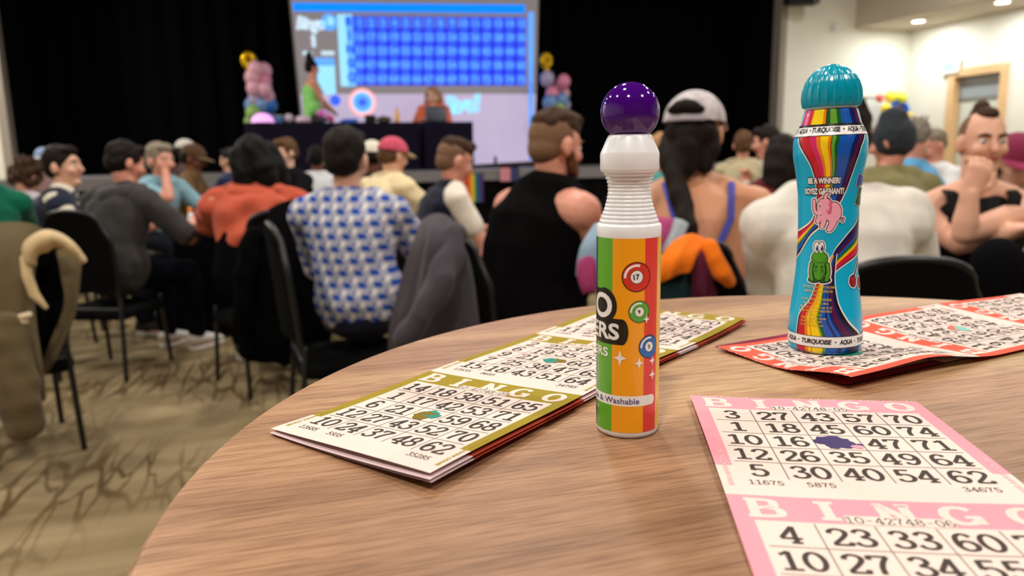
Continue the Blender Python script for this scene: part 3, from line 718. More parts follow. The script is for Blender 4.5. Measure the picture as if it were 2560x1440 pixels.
A, B = stripes(U3, L3, [(.03, BK), (.15, CR), (.20, OR), (.24, YE), (.26, OR), (.38, YE), (.41, LG), (.45, DG), (.50, BL), (.56, BL), (.60, NV), (.66, BL), (.72, NV), (.84, PU), (.90, NV), (1, BK)], 4, 34)
edge([(x-.8, y) for x, y in A], 1.1, WH, 5); edge([(x+1.2, y+.1) for x, y in B], 1.3, WH, 5)
stripes([(-47, 4.6), (-46, .4)], [(66, 4.6), (62, .4)], [(.15, CR), (.20, OR), (.24, YE), (.26, OR), (.40, YE), (.44, LG), (.50, BL), (.60, BL), (.66, NV), (.72, BL), (.82, NV), (.92, PU), (1, NV)], 2, 4)
# white bands with their lettering
for y0, y1 in ((119.5, 125), (4.6, 10.5)):
    P.rect(-180, y0-.35, 180, y1+.35, BK, 5, 90, 2); P.rect(-180, y0, 180, y1, WH, 6, 90, 3)
mm = lambda y: math.degrees(.001/rad_t(y/1000))     # degrees per mm at height y
for y, h, c0, lead in ((121.1, 2.55, (-31.5, 17), ((22.5, '.'), (28, 'AQUA', 52))), (6.5, 2.5, (-35.5, 11.2), ((17, '.'), (23, 'AQUA', 45.5)))):
    for rep in range(-1, 3):
        o = rep*92
        def word(t, a, b): 
            vs, fs = text_tris(t, .055, .18); x0 = min(p[0] for p in vs); x1 = max(p[0] for p in vs); k = (b-a)/(x1-x0)
            P.add([(a+o+(p[0]-x0)*k, y+p[1]*h/.73) for p in vs], fs, BK, 8)
        word('TURQUOISE', *c0); word('AQUA', lead[1][0], lead[1][2])
        P.ell(lead[0][0]+o, y+h*.48, .45*mm(y), .45, BK, 8, 12); P.ell(lead[1][2]+5+o, y+h*.48, .45*mm(y), .45, BK, 8, 12)
# slogan
def slogan(t, a, b, y, h):
    for bold, m, l, e in ((.15, BK, 6, 1.6), (.045, WH, 8, 0)):
        vs, fs = text_tris(t, bold, 0); w0, _ = text_tris(t, .045, 0); x0 = min(p[0] for p in w0); x1 = max(p[0] for p in w0); k = (b-a)/(x1-x0)
        P.add([(a+(p[0]-x0)*k, y+p[1]*h/.73) for p in vs], fs, m, l)
slogan('BE A WINNER!', -36.5, 19.2, 94.2, 3.0)
slogan('SOYEZ GAGNANT!', -45, 27.2, 88.5, 3.1)
# little animals: each shape laid down three times, white halo, black outline, colour
def toon(shapes, l0):
    for grow, lay, m_ in ((1.0, 0, WH), (.45, 1, BK), (0, 2, None)):
        for i, (kind, m, *a) in enumerate(shapes):
            l = l0+lay*1.2+.10*i; mmx = 3.35; col = m if m_ is None else m_
            if kind == 'e': P.ell(a[0], a[1], a[2]+grow*mmx, a[3]+grow, col, l, 28, a[4] if len(a) > 4 else 0)
            elif kind == 's':   # stroke given in degrees, mm; drawn in mm then scaled
                Q = [(x/mmx, y) for x, y in cat_spline(a[0], 6)]; k = len(P.v); N = len(Q)
                w = a[1] if isinstance(a[1], (int, float)) else [float(np.interp(j/(N-1), np.linspace(0, 1, len(a[1])), a[1])) for j in range(N)]
                P.stroke(Q, [q+2*grow for q in w] if isinstance(w, list) else w+2*grow, col, l)
                for j in range(k, len(P.v)): P.v[j] = (P.v[j][0]*mmx, P.v[j][1], P.v[j][2])
                for e_, wi in ((Q[0], 0), (Q[-1], -1)):
                    rr = ((w[wi] if isinstance(w, list) else w)/2+grow); P.ell(e_[0]*mmx, e_[1], rr*mmx, rr, col, l, 16)
toon([('s', PI_, [(24, 75.3), (28, 73.6), (29, 75.2)], .5), ('s', PI_, [(-2, 88.5), (-5, 87.2), (-4, 85.4)], 1.6),
      ('s', PI_, [(-15, 76.0), (-17.5, 74.0)], 2.6), ('s', PI_, [(12, 76.5), (8, 72), (3.5, 69.6)], [4.6, 3.4, 2.8]), ('s', PI_, [(-6, 77), (-7.5, 73.5), (-9.5, 71.4)], [3.2, 2.8, 2.6]),
      ('e', PI_, 9.8, 78.4, 14.2, 5.6), ('e', PI_, -9.5, 81.6, 10.5, 4.3), ('s', PI_, [(-13, 79), (-20, 78.2), (-24.5, 80.2), (-25.6, 84.8)], [3.0, 2.0, 1.5, 1.7]),
      ('e', RO, 1.8, 81.6, 5.6, 4.2, -.25), ('e', PI_, -.5, 82.6, 3.2, 3.2, -.25)], 9)
P.ell(-14.2, 82.2, 1.9, 1.25, WH, 14, 16); P.ell(-14.4, 82.0, 1.1, .85, BK, 14.5, 14)
for x, y in ((-18.6, 73.3), (-17, 72.7), (-11, 70.5), (-8.6, 70.4), (1.5, 68.9), (4, 68.6)): P.ell(x, y, .9, .5, WH, 14, 10)
P.stroke(cat_spline([(-16, 79), (-13.5, 78), (-12, 78.8)], 5), .5, WH, 14)
toon([('s', FS, [(-29, 41.6), (-22, 41.0), (-15, 41.4)], 1.5), ('s', FS, [(-8, 41.2), (-2, 41.2), (4.5, 41.8)], 1.5), ('s', FG, [(-27, 50.5), (-28, 46), (-25.5, 42)], 1.7), ('s', FG, [(2, 50.5), (3.5, 46), (1, 42)], 1.7),
      ('e', FG, -12.5, 47, 10.5, 5.2), ('s', FS, [(-18, 49), (-18.5, 44), (-20, 41.4)], 1.4), ('s', FS, [(-7.5, 49), (-6.5, 44), (-5, 41.4)], 1.4), ('e', FG, -12.8, 53.6, 14.6, 3.7), ('e', WH, -18.6, 59.6, 4.6, 2.9), ('e', WH, -9.6, 59.7, 4.6, 2.9)], 9)
for x in (-17.6, -8.6): P.ell(x, 59.1, 2.5, 1.7, GB, 14, 18); P.ell(x, 59.1, 1.5, 1.1, BK, 14.5, 16); P.ell(x-.9, 59.9, .7, .5, WH, 15, 10)
P.stroke(cat_spline([(-26.5, 53.6), (-20, 51.6), (-12.5, 51.1), (-5, 51.7), (1, 54)], 6), .35, FS, 14)
toon([('s', FS, [(56, 43), (66, 48), (76, 52)], .5), ('e', CH, 53, 40.6, 8.5, 3.1), ('e', CH, 76, 39, 8.5, 3.1)], 9)
P.ell(50.5, 41.8, 1.6, .7, MG, 14, 12)
for Q, m in (([(57, 98.2), (75, 97), (88, 97), (88, 92.4), (65.4, 92.6), (55.4, 91.9)], GB), ([(67.2, 91), (84, 90), (84, 82), (68, 81.5), (56, 83)], FS)):
    c = [sum(p[i] for p in Q)/len(Q) for i in (0, 1)]
    for g, m2, l in ((1.16, WH, 5), (1.09, BK, 6), (1, m, 7)): P.poly([(c[0]+(p[0]-c[0])*g, c[1]+(p[1]-c[1])*g) for p in Q], m2, l)
# small print in gold
for t, a, b, y in (('KEEP OUT OF REACH OF CHILDREN.', -41, 16.5, 37.3), ('GARDER HORS DE PORTEE DES', -37, 11.8, 35.0), ('ENFANTS.', -19.5, -6, 32.8), ('DO NOT INGEST. NE PAS INGERER.', -42, 10.5, 30.5), ('Contents / Contenu: 80ml', -38, 5, 28.4), ('Made in / Fabrique aux E.-U.', -42, 11.5, 26.2), ('Design Patent: U.S. D505,078 S', -44, 10.2, 24.2), ('(c) Dabbin, LLC', -30, -4.5, 22.2), ('700 N. Radcliffe Street', -37.5, 2.2, 20.2), ('Bristol, PA 19007', -37, -3.8, 18.3), ('www.dabbink.com', -38.5, -1.9, 16.3)):
    vs, fs = text_tris(t, .02, 0); x0 = min(p[0] for p in vs); x1 = max(p[0] for p in vs); k = (b-a)/(x1-x0)
    P.add([(a+(p[0]-x0)*k, y+p[1]*1.25/.73) for p in vs], fs, GO, 14)
# wrap in a frame where a degree and a millimetre are alike, so the mesh refines evenly
for i, (x, y, l) in enumerate(P.v): P.v[i] = (x*.33, y, l)
P.build('label', TM, lambda x, y, l: on_bottle(x/.33, y, l), bt, maxlen=1.8, passes=5)
# ------------------------------------------------------------------ people
BAKE = []          # (object, voxel size, smoothing passes, (noise amplitude, frequency))
def volume(name, mb, mats, parent=None, vox=.009, it=4, nz=None):
    """one continuous surface grown round the shapes collected in mb"""
    o = mb.build(name, mats, parent)
    r = o.modifiers.new('r', 'REMESH'); r.mode = 'VOXEL'; r.voxel_size = vox; r.use_smooth_shade = True
    if it:
        s = o.modifiers.new('s', 'SMOOTH'); s.factor = .5; s.iterations = it
    BAKE.append((o, nz)); return o
def bake_all():
    dg = bpy.context.evaluated_depsgraph_get()
    done = [(o, nz, bpy.data.meshes.new_from_object(o.evaluated_get(dg))) for o, nz in BAKE]
    for o, nz, me in done:
        o.modifiers.clear(); old = o.data; o.data = me; me.name = o.name
        if nz:
            N = len(me.vertices); co = np.empty(N*3, 'f'); me.vertices.foreach_get('co', co); no = np.empty(N*3, 'f'); me.vertices.foreach_get('normal', no)
            co = co.reshape(-1, 3); no = no.reshape(-1, 3)
            amp, fr = nz; ph = np.random.RandomState(len(me.vertices) % 1000).rand(12, 4)
            d = np.zeros(N)
            for k in range(12):
                v = ph[k, :3]-.5; v /= np.linalg.norm(v); d += np.sin(co@v*fr*(.6+.9*ph[k, 3])*6.28+ph[k, 3]*40)
            co = co+no*(amp*(d/4+.45))[:, None]
            me.vertices.foreach_set('co', co.astype('f').ravel())
        me.polygons.foreach_set('use_smooth', [True]*len(me.polygons)); me.update()
        bpy.data.meshes.remove(old)
    BAKE.clear()

def cloth(name, rgb, var=.12, rough=.85):
    dark = max(rgb) < 40
    return mat('cloth '+name, rgb, .95 if dark else rough, .04 if dark else .15, sheen=0 if dark else .12, var=var, vscale=14, bump=.2, bscale=320)
SKINS = {k: mat('skin '+k, c, .5, .35, var=.05, vscale=12) for k, c in dict(fair=(232, 178, 152), rosy=(226, 158, 136), tan=(206, 146, 112), brown=(120, 74, 54), pale=(238, 190, 168)).items()}
hairm = lambda n, c: mat('hair '+n, c, .68, .18, var=.35, vscale=60)
HAIR = {k: hairm(k, c) for k, c in dict(black=(9, 7, 7), dark=(26, 17, 12), brown=(64, 43, 28), mid=(96, 68, 44), grey=(140, 128, 112), blond=(176, 132, 92), fade=(150, 112, 86), spiky=(150, 140, 130)).items()}
eye_w = mat('eye white', (225, 220, 214), .2); iris = mat('iris', (44, 32, 26), .2); lipm = mat('lip', (186, 104, 96), .5)
shoe_w = mat('shoe white', (226, 220, 214), .6); shoe_d = mat('shoe dark', (30, 30, 34), .6); sole = mat('shoe sole', (220, 214, 204), .6)

def ik(S, W, a, b, hint):
    S, W = V(S), V(W); d = W-S; L = min(d.length, (a+b)*.995); t = d.normalized()
    W = S+t*L; x = (a*a-b*b+L*L)/(2*L); h = math.sqrt(max(0, a*a-x*x))
    hv = V(hint); hv = hv-t*hv.dot(t)
    if hv.length < 1e-4: hv = t.orthogonal()
    return S+t*x+hv.normalized()*h, W
def hand(mb, w, d, n, side, curl=.5, s=1.0):
    """palm, five fingers; d = pointing direction, n = palm side, side = +1 right hand"""
    d = V(d).normalized(); n = V(n); n = (n-d*n.dot(d)).normalized(); x = d.cross(n)*side
    w = V(w)
    mb.loft([w-d*.02, w+d*.03*s, w+d*.085*s], [(.027*s, .02*s), (.038*s, .016*s), (.041*s, .013*s)], side=x)
    for off, ln, c in ((-.033, .058, 1.15), (-.011, .072, 1.0), (.011, .078, .92), (.032, .07, .85)):
        p = w+d*.088*s+x*off*s; a = curl*c*.5; P = [p-d*.012]; 
        for k in range(3):
            q = d*math.cos(a)+n*math.sin(a)+x*off*2.2*(1-curl); p = p+q.normalized()*ln*s*(.45, .3, .25)[k]; P.append(p); a += curl*c*.75
        mb.loft(P, [.0095*s, .009*s, .0082*s, .007*s], n=10)
    p = w+d*.022*s+x*.028*s; q = (d*.55+x*.75+n*.35).normalized()
    p2 = p+q*.042*s; q2 = (d*.9+x*.15+n*.4).normalized()
    mb.loft([p, p2, p2+q2*.032*s, p2+q2*.055*s], [.014*s, .011*s, .0095*s, .0075*s], n=10)

NP = 0
PEOPLE = []
def person(label, head, yaw, lean=8, side=0, hyaw=0, hpitch=5, hroll=0, skin='fair', hair=('short', 'brown'), top=('long', 'cloth', (90, 90, 90)), legs=(26, 28, 38), shoes=True,
           armR=None, armL=None, face=False, g=1.0, sw=1.0, vox=.009, stand=False, seat=.46, curl=.6, hat=None, beard=None, group=None, knees=None, hs=1.0, floor=0.0, wrinkle=.004, hems=None, bare_legs=False, short=None, crop=None):
    global NP; NP += 1
    hw = at(*head)
    z0 = (.95 if stand else seat+.095)+floor
    lr, sr = math.radians(lean), math.radians(side)
    d = V((math.sin(sr), math.sin(lr), math.cos(lr)*math.cos(sr))).normalized()
    up2 = (d*.45+V((0, .12, 1))).normalized()
    L = (hw.z-z0-.16*up2.z)/d.z
    L = min(.60, max(.40, L))
    pel = V((0, 0, z0)); nb = pel+d*L; hc = nb+up2*.16
    back = V((0, -math.cos(lr), math.sin(lr)))
    Rz = Matrix.Rotation(math.radians(yaw), 3, 'Z')
    o2 = Rz @ hc; loc = V((hw.x-o2.x, hw.y-o2.y, 0))
    inv = Rz.transposed()
    def tolocal(p):
        if isinstance(p[0], str): return inv @ (at(*p[1:])-loc)
        return V(p)+V((0, 0, floor))
    sp = lambda f: pel+d*(L*f)+back*(.035*math.sin(PI*min(1, max(0, f))))
    HR = Matrix.Rotation(math.radians(hyaw), 3, 'Z') @ Matrix.Rotation(math.radians(-hpitch), 3, 'X') @ Matrix.Rotation(math.radians(hroll), 3, 'Y')
    H = lambda x, y, z: hc+HR @ (V((x, y, z))*hs)
    root = None
    # ---- body
    b = MB()
    tors = ((.03, .165, .118), (.15, .168, .12), (.35, .150, .112), (.55, .158, .118), (.75, .172, .115), (.88, .14, .095), (.97, .075, .065))
    b.loft([sp(f) for f, _, _ in tors], [(a*g*sw, c*g) for _, a, c in tors], side=(1, 0, 0), n=20)
    b.loft([sp(.9), nb+d*.03, H(0, -.02, -.05)], [.068*g, .055*(.7+.3*g), .053*(.7+.3*g)], n=14)
    e = lambda c, r: b.ball(H(*c), tuple(k*hs for k in r), 18, M=HR)
    e((0, -.015, .032), (.074, .094, .092)); 
    b.loft([H(0, .012, .03), H(0, .022, -.02), H(0, .034, -.065), H(0, .045, -.09)], [(.066*hs, .074*hs), (.062*hs, .064*hs), (.048*hs, .05*hs), (.030*hs, .030*hs)], side=HR @ V((1, 0, 0)), n=16)
    e((0, .068, -.092), (.024, .02, .018)); e((0, .076, .028), (.048, .014, .010)); e((.036, .062, -.022), (.026, .024, .026)); e((-.036, .062, -.022), (.026, .024, .026))
    b.loft([H(0, .082, .022), H(0, .098, -.006), H(0, .104, -.022)], [.009*hs, .0115*hs, .015*hs], n=10)
    for s in (-1, 1):
        b.ball(H(s*.079, -.012, -.006), (.012*hs, .021*hs, .034*hs), 14, M=HR @ Matrix.Rotation(s*.35, 3, 'Z'))
    SH = {}
    for s in (-1, 1):
        S = sp(.86)+V((s*.182*sw*g**.5, 0, 0)); SH[s] = S
        b.loft([sp(.88)+V((s*.06, 0, 0)), S], [.066*g, .060*g], n=14)
        b.loft([sp(1.02)+V((s*.02, 0, 0)), sp(.935)+V((s*.09*sw, 0, 0)), S], [.04, .055*g, .045*g], n=12)
    ARM = {}
    for s, spec in ((1, armR), (-1, armL)):
        spec = spec or {}
        W = tolocal(spec.get('to', (s*.14, .42, .80))); hint = spec.get('hint', (s*.75, -.25, -.75))
        if 'elbow' in spec:
            E = tolocal(spec['elbow']); E = SH[s]+(E-SH[s]).normalized()*min(.36, (E-SH[s]).length); W = E+(W-E).normalized()*min(.31, (W-E).length)
        else: E, W = ik(SH[s], W, .29, .255, hint)
        ARM[s] = (E, W)
        b.loft([SH[s], SH[s].lerp(E, .3), SH[s].lerp(E, .7), E], [.054*g, .052*g, .044*g, .039*g], n=14)
        b.loft([E, E.lerp(W, .3), W], [.039*g, .041*g, .026], n=14)
        hd = spec.get('dir'); hd = (W-E) if hd is None else V(hd)
        hand(b, W, hd, spec.get('palm', (-s*.3, .1, -1)), s, spec.get('curl', curl))
    LEG = {}
    for s in (-1, 1):
        hip = pel+V((s*.085, 0, 0))
        if stand: K = V((s*.09, .02, z0-.43)); A = V((s*.095, 0, .09+floor))
        else:
            K = V((s*.115, .45, seat+.055+floor)); A = V((s*.12, .46, .09+floor))
            if knees:
                K, A = tolocal(knees[s][0]), tolocal(knees[s][1]); A.z = .09+floor
        LEG[s] = (hip, K, A)
        b.loft([hip, hip.lerp(K, .5), K], [.078*g, .068*g, .052], n=14); b.loft([K, K.lerp(A, .3), A], [.050, .052, .034], n=14)
        fd = V((s*.08, 1, 0)).normalized()
        b.loft([A+V((0, 0, -.02)), V((A.x, A.y, .035+floor))+fd*.05, V((A.x, A.y, .03+floor))+fd*.14], [(.036, .034), (.04, .03), (.036, .02)], side=(1, 0, 0), n=12)
    root = volume('person', b, SKINS[skin], None, vox)
    root.location = loc; root.rotation_euler = (0, 0, math.radians(yaw))
    tag(root, label, 'person', group)
    # ---- clothing
    gr = .011+.012*max(0, g-1.05)
    kind, tname, trgb = top[:3]; tm = trgb if not isinstance(trgb, tuple) else cloth(tname, trgb)
    t = MB(); f1 = {'long': .965, 'short': .965, 'elbow': .965, 'none': .93, 'tank': .90, 'low': top[3] if len(top) > 3 else .6, 'gown': .66}[kind]
    ft = [((.085,)+q[1:] if hems and q[0] < .05 else q) for q in tors if q[0] < f1-.03 and q[0] >= (crop or 0)]; last = (f1, float(np.interp(f1, [q[0] for q in tors], [q[1] for q in tors])), float(np.interp(f1, [q[0] for q in tors], [q[2] for q in tors])))
    ft = ft+[last]
    t.loft([sp(f) for f, _, _ in ft], [((a+gr+.006*(f < .3))*g*sw, (c+gr+.01*(f < .3))*g) for f, a, c in ft], side=(1, 0, 0), n=22)
    if kind in ('long', 'short', 'elbow'):
        for s in (-1, 1):
            E, W = ARM[s]; t.loft([sp(.88)+V((s*.05, 0, 0)), SH[s]], [.078*g, .073*g], n=14); t.loft([sp(.985)+V((s*.03, 0, 0)), sp(.955)+V((s*.10*sw, 0, 0)), SH[s]], [.058, .066*g, .060*g], n=12)
            if kind == 'elbow': t.loft([SH[s], SH[s].lerp(E, .5), E, E.lerp(W, .12)], [.070*g, .064*g, .060*g, .060*g], n=14)
            elif kind == 'long': t.loft([SH[s], SH[s].lerp(E, .5), E], [.069*g, .062*g, .055*g], n=14); t.loft([E, E.lerp(W, .5), E.lerp(W, .94)], [.055*g, .05*g, .036], n=14)
            else: t.loft([SH[s], SH[s].lerp(E, .62)], [.069*g, .064*g], n=14, dome=True)
    if kind == 'tank':
        for s in (-1, 1): t.loft([sp(.80)+V((s*.07, 0, 0)), sp(.93)+V((s*.085, 0, 0)), sp(.985)+V((s*.075, 0, 0)), sp(.94)+V((s*.085, .06, 0))], [(.055, .06), (.045, .06), (.036, .035), (.04, .03)], n=14)
        t.loft([sp(.82), sp(.965)], [(.12*g, .085*g), (.075*g, .072*g)], side=(1, 0, 0), n=16)
    if hems: t.loft([sp(.09), sp(.2)], [(.184*g*sw, .137*g), (.180*g*sw, .132*g)], side=(1, 0, 0), n=20)
    if kind == 'gown':
        t.loft([sp(.2), pel+V((0, 0, -.15)), pel+V((0, .03, -.70))], [(.165*g, .125*g), (.19*g, .16*g), (.24*g, .22*g)], side=(1, 0, 0), n=20)
    volume('shirt' if kind in ('short', 'tank', 'low') else 'gown' if kind == 'gown' else 'top', t, tm, root, vox, 4, (wrinkle, 7))
    if len(top) > 4 and top[4]:       # a sleeveless second layer or hood in another cloth
        ek, en, ec = top[4]; em = cloth(en, ec); q = MB()
        if ek == 'vest':
            q.loft([sp(f) for f, _, _ in ft], [((a+gr+.018)*g*sw, (c+gr+.016)*g) for f, a, c in ft], side=(1, 0, 0), n=22)
        elif ek == 'half':      # open vest: back and sides only
            q.loft([sp(f)+back*.022 for f, _, _ in ft], [((a+gr+.012)*g*sw, (c+gr+.002)*g) for f, a, c in ft], side=(1, 0, 0), n=22)
        elif ek == 'yoke':
            q.loft([sp(.62), sp(.78), sp(.97)], [((.176+gr+.018)*g*sw, (.118+gr+.020)*g), ((.180+gr+.018)*g*sw, (.120+gr+.018)*g), (.085*g, .075*g)], side=(1, 0, 0), n=22)
            for s in (-1, 1):
                E, W = ARM[s]; q.loft([sp(.86)+V((s*.05, 0, 0)), SH[s], SH[s].lerp(E, .12)], [.092*g, .088*g, .082*g], n=14)
        elif ek == 'hood':
            c = sp(.93)+back*.05
            q.loft([c+V((-.12, .07, .03)), c+V((-.095, -.02, .01)), c+V((0, -.055, -.015)), c+V((.095, -.02, .01)), c+V((.12, .07, .03))], [.035, .05, .06, .05, .035], n=14)
            q.loft([c+back*.02+V((0, 0, .02)), c+back*.04+V((0, 0, -.10))], [(.10, .035), (.05, .02)], side=(1, 0, 0), n=14)
        elif ek == 'collar':
            q.loft([sp(.93), sp(.93)+d*.045], [(.092*g, .088*g), (.078*g, .076*g)], side=(1, 0, 0), n=18)
        volume({'vest': 'vest', 'half': 'vest', 'yoke': 'yoke', 'hood': 'hood', 'collar': 'collar'}[ek], q, em, root, vox, 3, (wrinkle*.7, 8))
    if not bare_legs:
        q = MB(); gr2 = .010
        if crop: q.loft([sp(.10), sp(crop+.06)], [((.168+gr2)*g*sw, (.12+gr2)*g), ((.158+gr2)*g*sw, (.114+gr2)*g)], side=(1, 0, 0), n=20)
        q.loft([sp(.03), sp(.16)], [((.168+gr2)*g*sw, (.12+gr2)*g), ((.166+gr2*.7)*g*sw, (.118+gr2*.7)*g)], side=(1, 0, 0), n=20)
        for s in (-1, 1):
            hip, K, A = LEG[s]; q.loft([hip, hip.lerp(K, .5), K], [.078*g+gr2, .07*g+gr2, .062+gr2*.5], n=14); q.loft([K, K.lerp(A, .5), A.lerp(K, .08)], [.062+gr2*.5, .064, .055], n=14)
        volume('trousers', q, cloth('trousers %d %d %d' % legs, legs), root, max(vox, .010), 3, (.004, 6))
    if shoes:
        sm = shoe_w if shoes == 'white' else shoe_d
        for s in (-1, 1):
            A = LEG[s][2]; q = MB(); fd = V((s*.08, 1, 0)).normalized(); F = V((A.x, A.y, floor))
            q.loft([F+V((0, 0, .075))-fd*.03, F+fd*.06+V((0, 0, .062)), F+fd*.17+V((0, 0, .038))], [(.045, .042), (.049, .04), (.044, .026)], side=(1, 0, 0), n=14)
            sh = volume('shoe', q, sm, root, .008, 3)
            MB().rbox((F+fd*.07+V((0, 0, .013))), (.09, .27, .026), .04, M=Matrix.Rotation(math.atan2(-fd.x, fd.y), 3, 'Z')).build('sole', sole, sh)
    # ---- hair, hat, face
    hk, hcn = hair; hm = HAIR.get(hcn)
    q = MB(); E2 = lambda c, r, rot=None: q.ball(H(*c), tuple(k*hs for k in r), 18, M=HR if rot is None else HR @ rot)
    nzh = (.0035, 16)
    if hat:
        E2((0, -.050, .0), (.078, .068, .062)); hk = 'hatted' if hk in ('short', 'fade', 'thin', 'bob') else hk
    elif hk in ('short', 'bob', 'long', 'curly', 'braid', 'wavy', 'updo'): E2((0, -.024, .040), (.082, .098, .096)); E2((0, -.052, .0), (.076, .066, .07))
    if hk in ('short', 'bob', 'long') and not hat: E2((0, .045, .095), (.06, .04, .03))
    if hk == 'fade': E2((0, -.005, .078), (.070, .092, .056)); E2((0, .05, .10), (.052, .036, .028)); E2((0, -.06, .06), (.06, .045, .06))
    if hk == 'thin': E2((0, -.03, .045), (.080, .092, .086)); E2((0, -.055, .0), (.074, .06, .06))
    if hk == 'bob':
        for x, y, r in ((-.075, -.03, .05), (.075, -.03, .05), (0, -.08, .06)): q.loft([H(x, y, .04), H(x*1.15, y-.005, -.06), H(x*1.2, y, -.13)], [r*hs, r*hs*1.08, r*hs*.8])
    if hk in ('long', 'wavy'):
        nzh = (.006, 12) if hk == 'wavy' else (.004, 10)
        for x, y, r, dn in ((-.07, -.04, .045, .22), (.07, -.04, .045, .22), (0, -.075, .062, .27), (-.035, -.07, .055, .25), (.035, -.07, .055, .25)):
            p0 = H(x, y, -.01 if hat else .02); q.loft([p0, H(x*1.12, y-.015, -.08), p0+V((x*.3, -.03, -dn*.8)), p0+V((x*.3, -.025, -dn-.04))], [r*hs, r*hs*1.1, r*hs, r*hs*.6])
    if hk == 'curly':
        nzh = (.010, 24)
        for k in range(26):
            a = k*2.4; zz = -.05+.19*((k*7) % 26)/26; rr = .085*math.sqrt(max(.1, 1-((zz-.03)/.13)**2)); E2((rr*math.cos(a), -.02+rr*math.sin(a)*.9, zz), (.034, .034, .034))
    if hk == 'updo': E2((-.0, -.05, .13), (.055, .06, .06)); E2((0, -.06, .19), (.036, .042, .05)); E2((0, -.05, .235), (.016, .02, .03))
    if hk == 'mohawk': E2((0, -.02, .103), (.040, .085, .030)); E2((0, -.035, .135), (.030, .040, .024)); E2((0, -.04, .153), (.014, .018, .012))
    if hk == 'spiky':
        for k in range(30):
            a = k*2.4; r = .08*math.sqrt(k/30); p = H(r*math.cos(a), -.02+r*math.sin(a), .10-.4*r); q.loft([p, p+HR @ V((r*math.cos(a)*.4, r*math.sin(a)*.4, .045))], [.012, .004], n=8)
        E2((0, -.024, .042), (.080, .096, .09))
    if hk == 'braid':
        for x, y, r in ((-.056, -.035, .032), (.052, -.035, .030), (0, -.066, .046)): q.loft([H(x, y, -.005), H(x*1.1, y-.01, -.05), H(x*.9, y-.02, -.10)], [r*hs, r*hs*1.05, r*hs*.8])
        p0 = H(-.06, -.075, -.05); p1 = sp(.72)+back*.165+V((-.055, 0, 0)); p2 = sp(.30)+back*.155+V((-.035, 0, 0))
        Q = [p0.lerp(p1, k/5) for k in range(6)]+[p1.lerp(p2, k/7) for k in range(1, 8)]
        q.loft(Q, [.034-.0014*k+(.006 if k % 2 else 0) for k in range(len(Q))], n=12)
    if q.v: volume('hair', q, hm, root, min(vox, .008), 3, nzh)
    if hk in ('fade', 'mohawk'):
        q = MB(); q.ball(H(0, -.022, .035), (.0765*hs, .0915*hs, .088*hs), 18, M=HR); q.ball(H(0, -.05, -.012), (.066*hs, .058*hs, .06*hs), 16, M=HR)
        volume('shaved_sides', q, mat('shaved hair '+hcn, {'mohawk': (176, 128, 104)}.get(hk, (128, 96, 74)), .7, .2, var=.1, vscale=90), root, .008, 3)
    if hat:
        ht, hc1, hc2 = hat[:3]; q = MB(); m1 = hc1 if not isinstance(hc1, tuple) else cloth('hat %d %d %d' % hc1, hc1); hatm = [m1]
        if ht == 'beanie': q.loft([H(0, -.022, .0), H(0, -.03, .05), H(0, -.038, .11)], [(.090*hs, .105*hs), (.088*hs, .102*hs), (.06*hs, .07*hs)], side=HR @ V((1, 0, 0)), n=22); volume('beanie', q, m1, root, .008, 3, (.002, 30))
        else:
            back_ = ht == 'snapback'; sg = -1 if back_ else 1
            R = []; tilt = .10
            for k in range(9):
                a = PI/2*k/8.4; R.append([H(.094*math.cos(a)*math.cos(t_), -.012+.110*math.cos(a)*math.sin(t_), .035+.098*math.sin(a)+tilt*(-.11)*math.cos(a)*math.sin(t_)*0) for t_ in [2*PI*j/32 for j in range(32)]])
            R = [[p for p in r] for r in R]
            q.rings(R, caps=(False, True)); 
            R2 = [[hc+(p-hc)*.97 for p in r] for r in R]; q.rings(R2, caps=(False, True)); q.rings([R[0], R2[0]], caps=(False, False))
            cap_ = q.build('cap_crown', m1, root)
            sgn = 1
            q = MB(); N = 16; A1 = []; A2 = []
            for j in range(N+1):
                a = math.radians(20+140*j/N); A1.append((.093*math.cos(a), -.012+.109*math.sin(a))); A2.append((.092*math.cos(a), .02+.155*math.sin(a)))
            top_ = [[H(x, y, .036) for x, y in A1], [H(x*1.0, (y+y2)/2, .036-.002) for (x, y), (x2, y2) in zip(A1, A2)], [H(x, y, .024) for x, y in A2]]
            bot_ = [[p-HR @ V((0, 0, .005)) for p in r] for r in top_]
            if back_:
                FL = lambda r: [hc+HR @ (Matrix.Diagonal((1, 1, 1)) @ (HR.transposed() @ (p-hc))) for p in r]
            q.rings(top_, closed=False); q.rings(bot_, closed=False); q.rings([top_[2], bot_[2]], closed=False)
            q.build('brim', cloth('brim %d %d %d' % hc2, hc2), root)
            if len(hat) > 3 and hat[3] == 'opening':      # the gap and strap seen from behind
                q = MB(); q.loft([H(-.045, -.118, .062), H(-.026, -.120, .068), H(0, -.121, .071), H(.026, -.120, .068), H(.045, -.118, .062)], [.012, .021, .025, .021, .012], side=HR @ V((0, 1, 0)), n=10)
                for i, p in enumerate(q.v): pass
                q.build('opening', hm or HAIR['dark'], cap_)
                q = MB(); q.loft([H(-.055, -.109, .040), H(0, -.125, .040), H(.055, -.109, .040)], [(.006, .012)]*3, side=HR @ V((0, 1, 0)), n=10); q.build('strap', cloth('cap strap', (206, 200, 214)), cap_)
    if beard:
        q = MB(); q.loft([H(-.068, .01, -.02), H(-.05, .05, -.075), H(0, .078, -.098), H(.05, .05, -.075), H(.068, .01, -.02)], [.014*hs, .022*hs, .026*hs, .022*hs, .014*hs], n=12)
        volume('beard', q, hairm('beard', beard), root, .007, 2, (.002, 30))
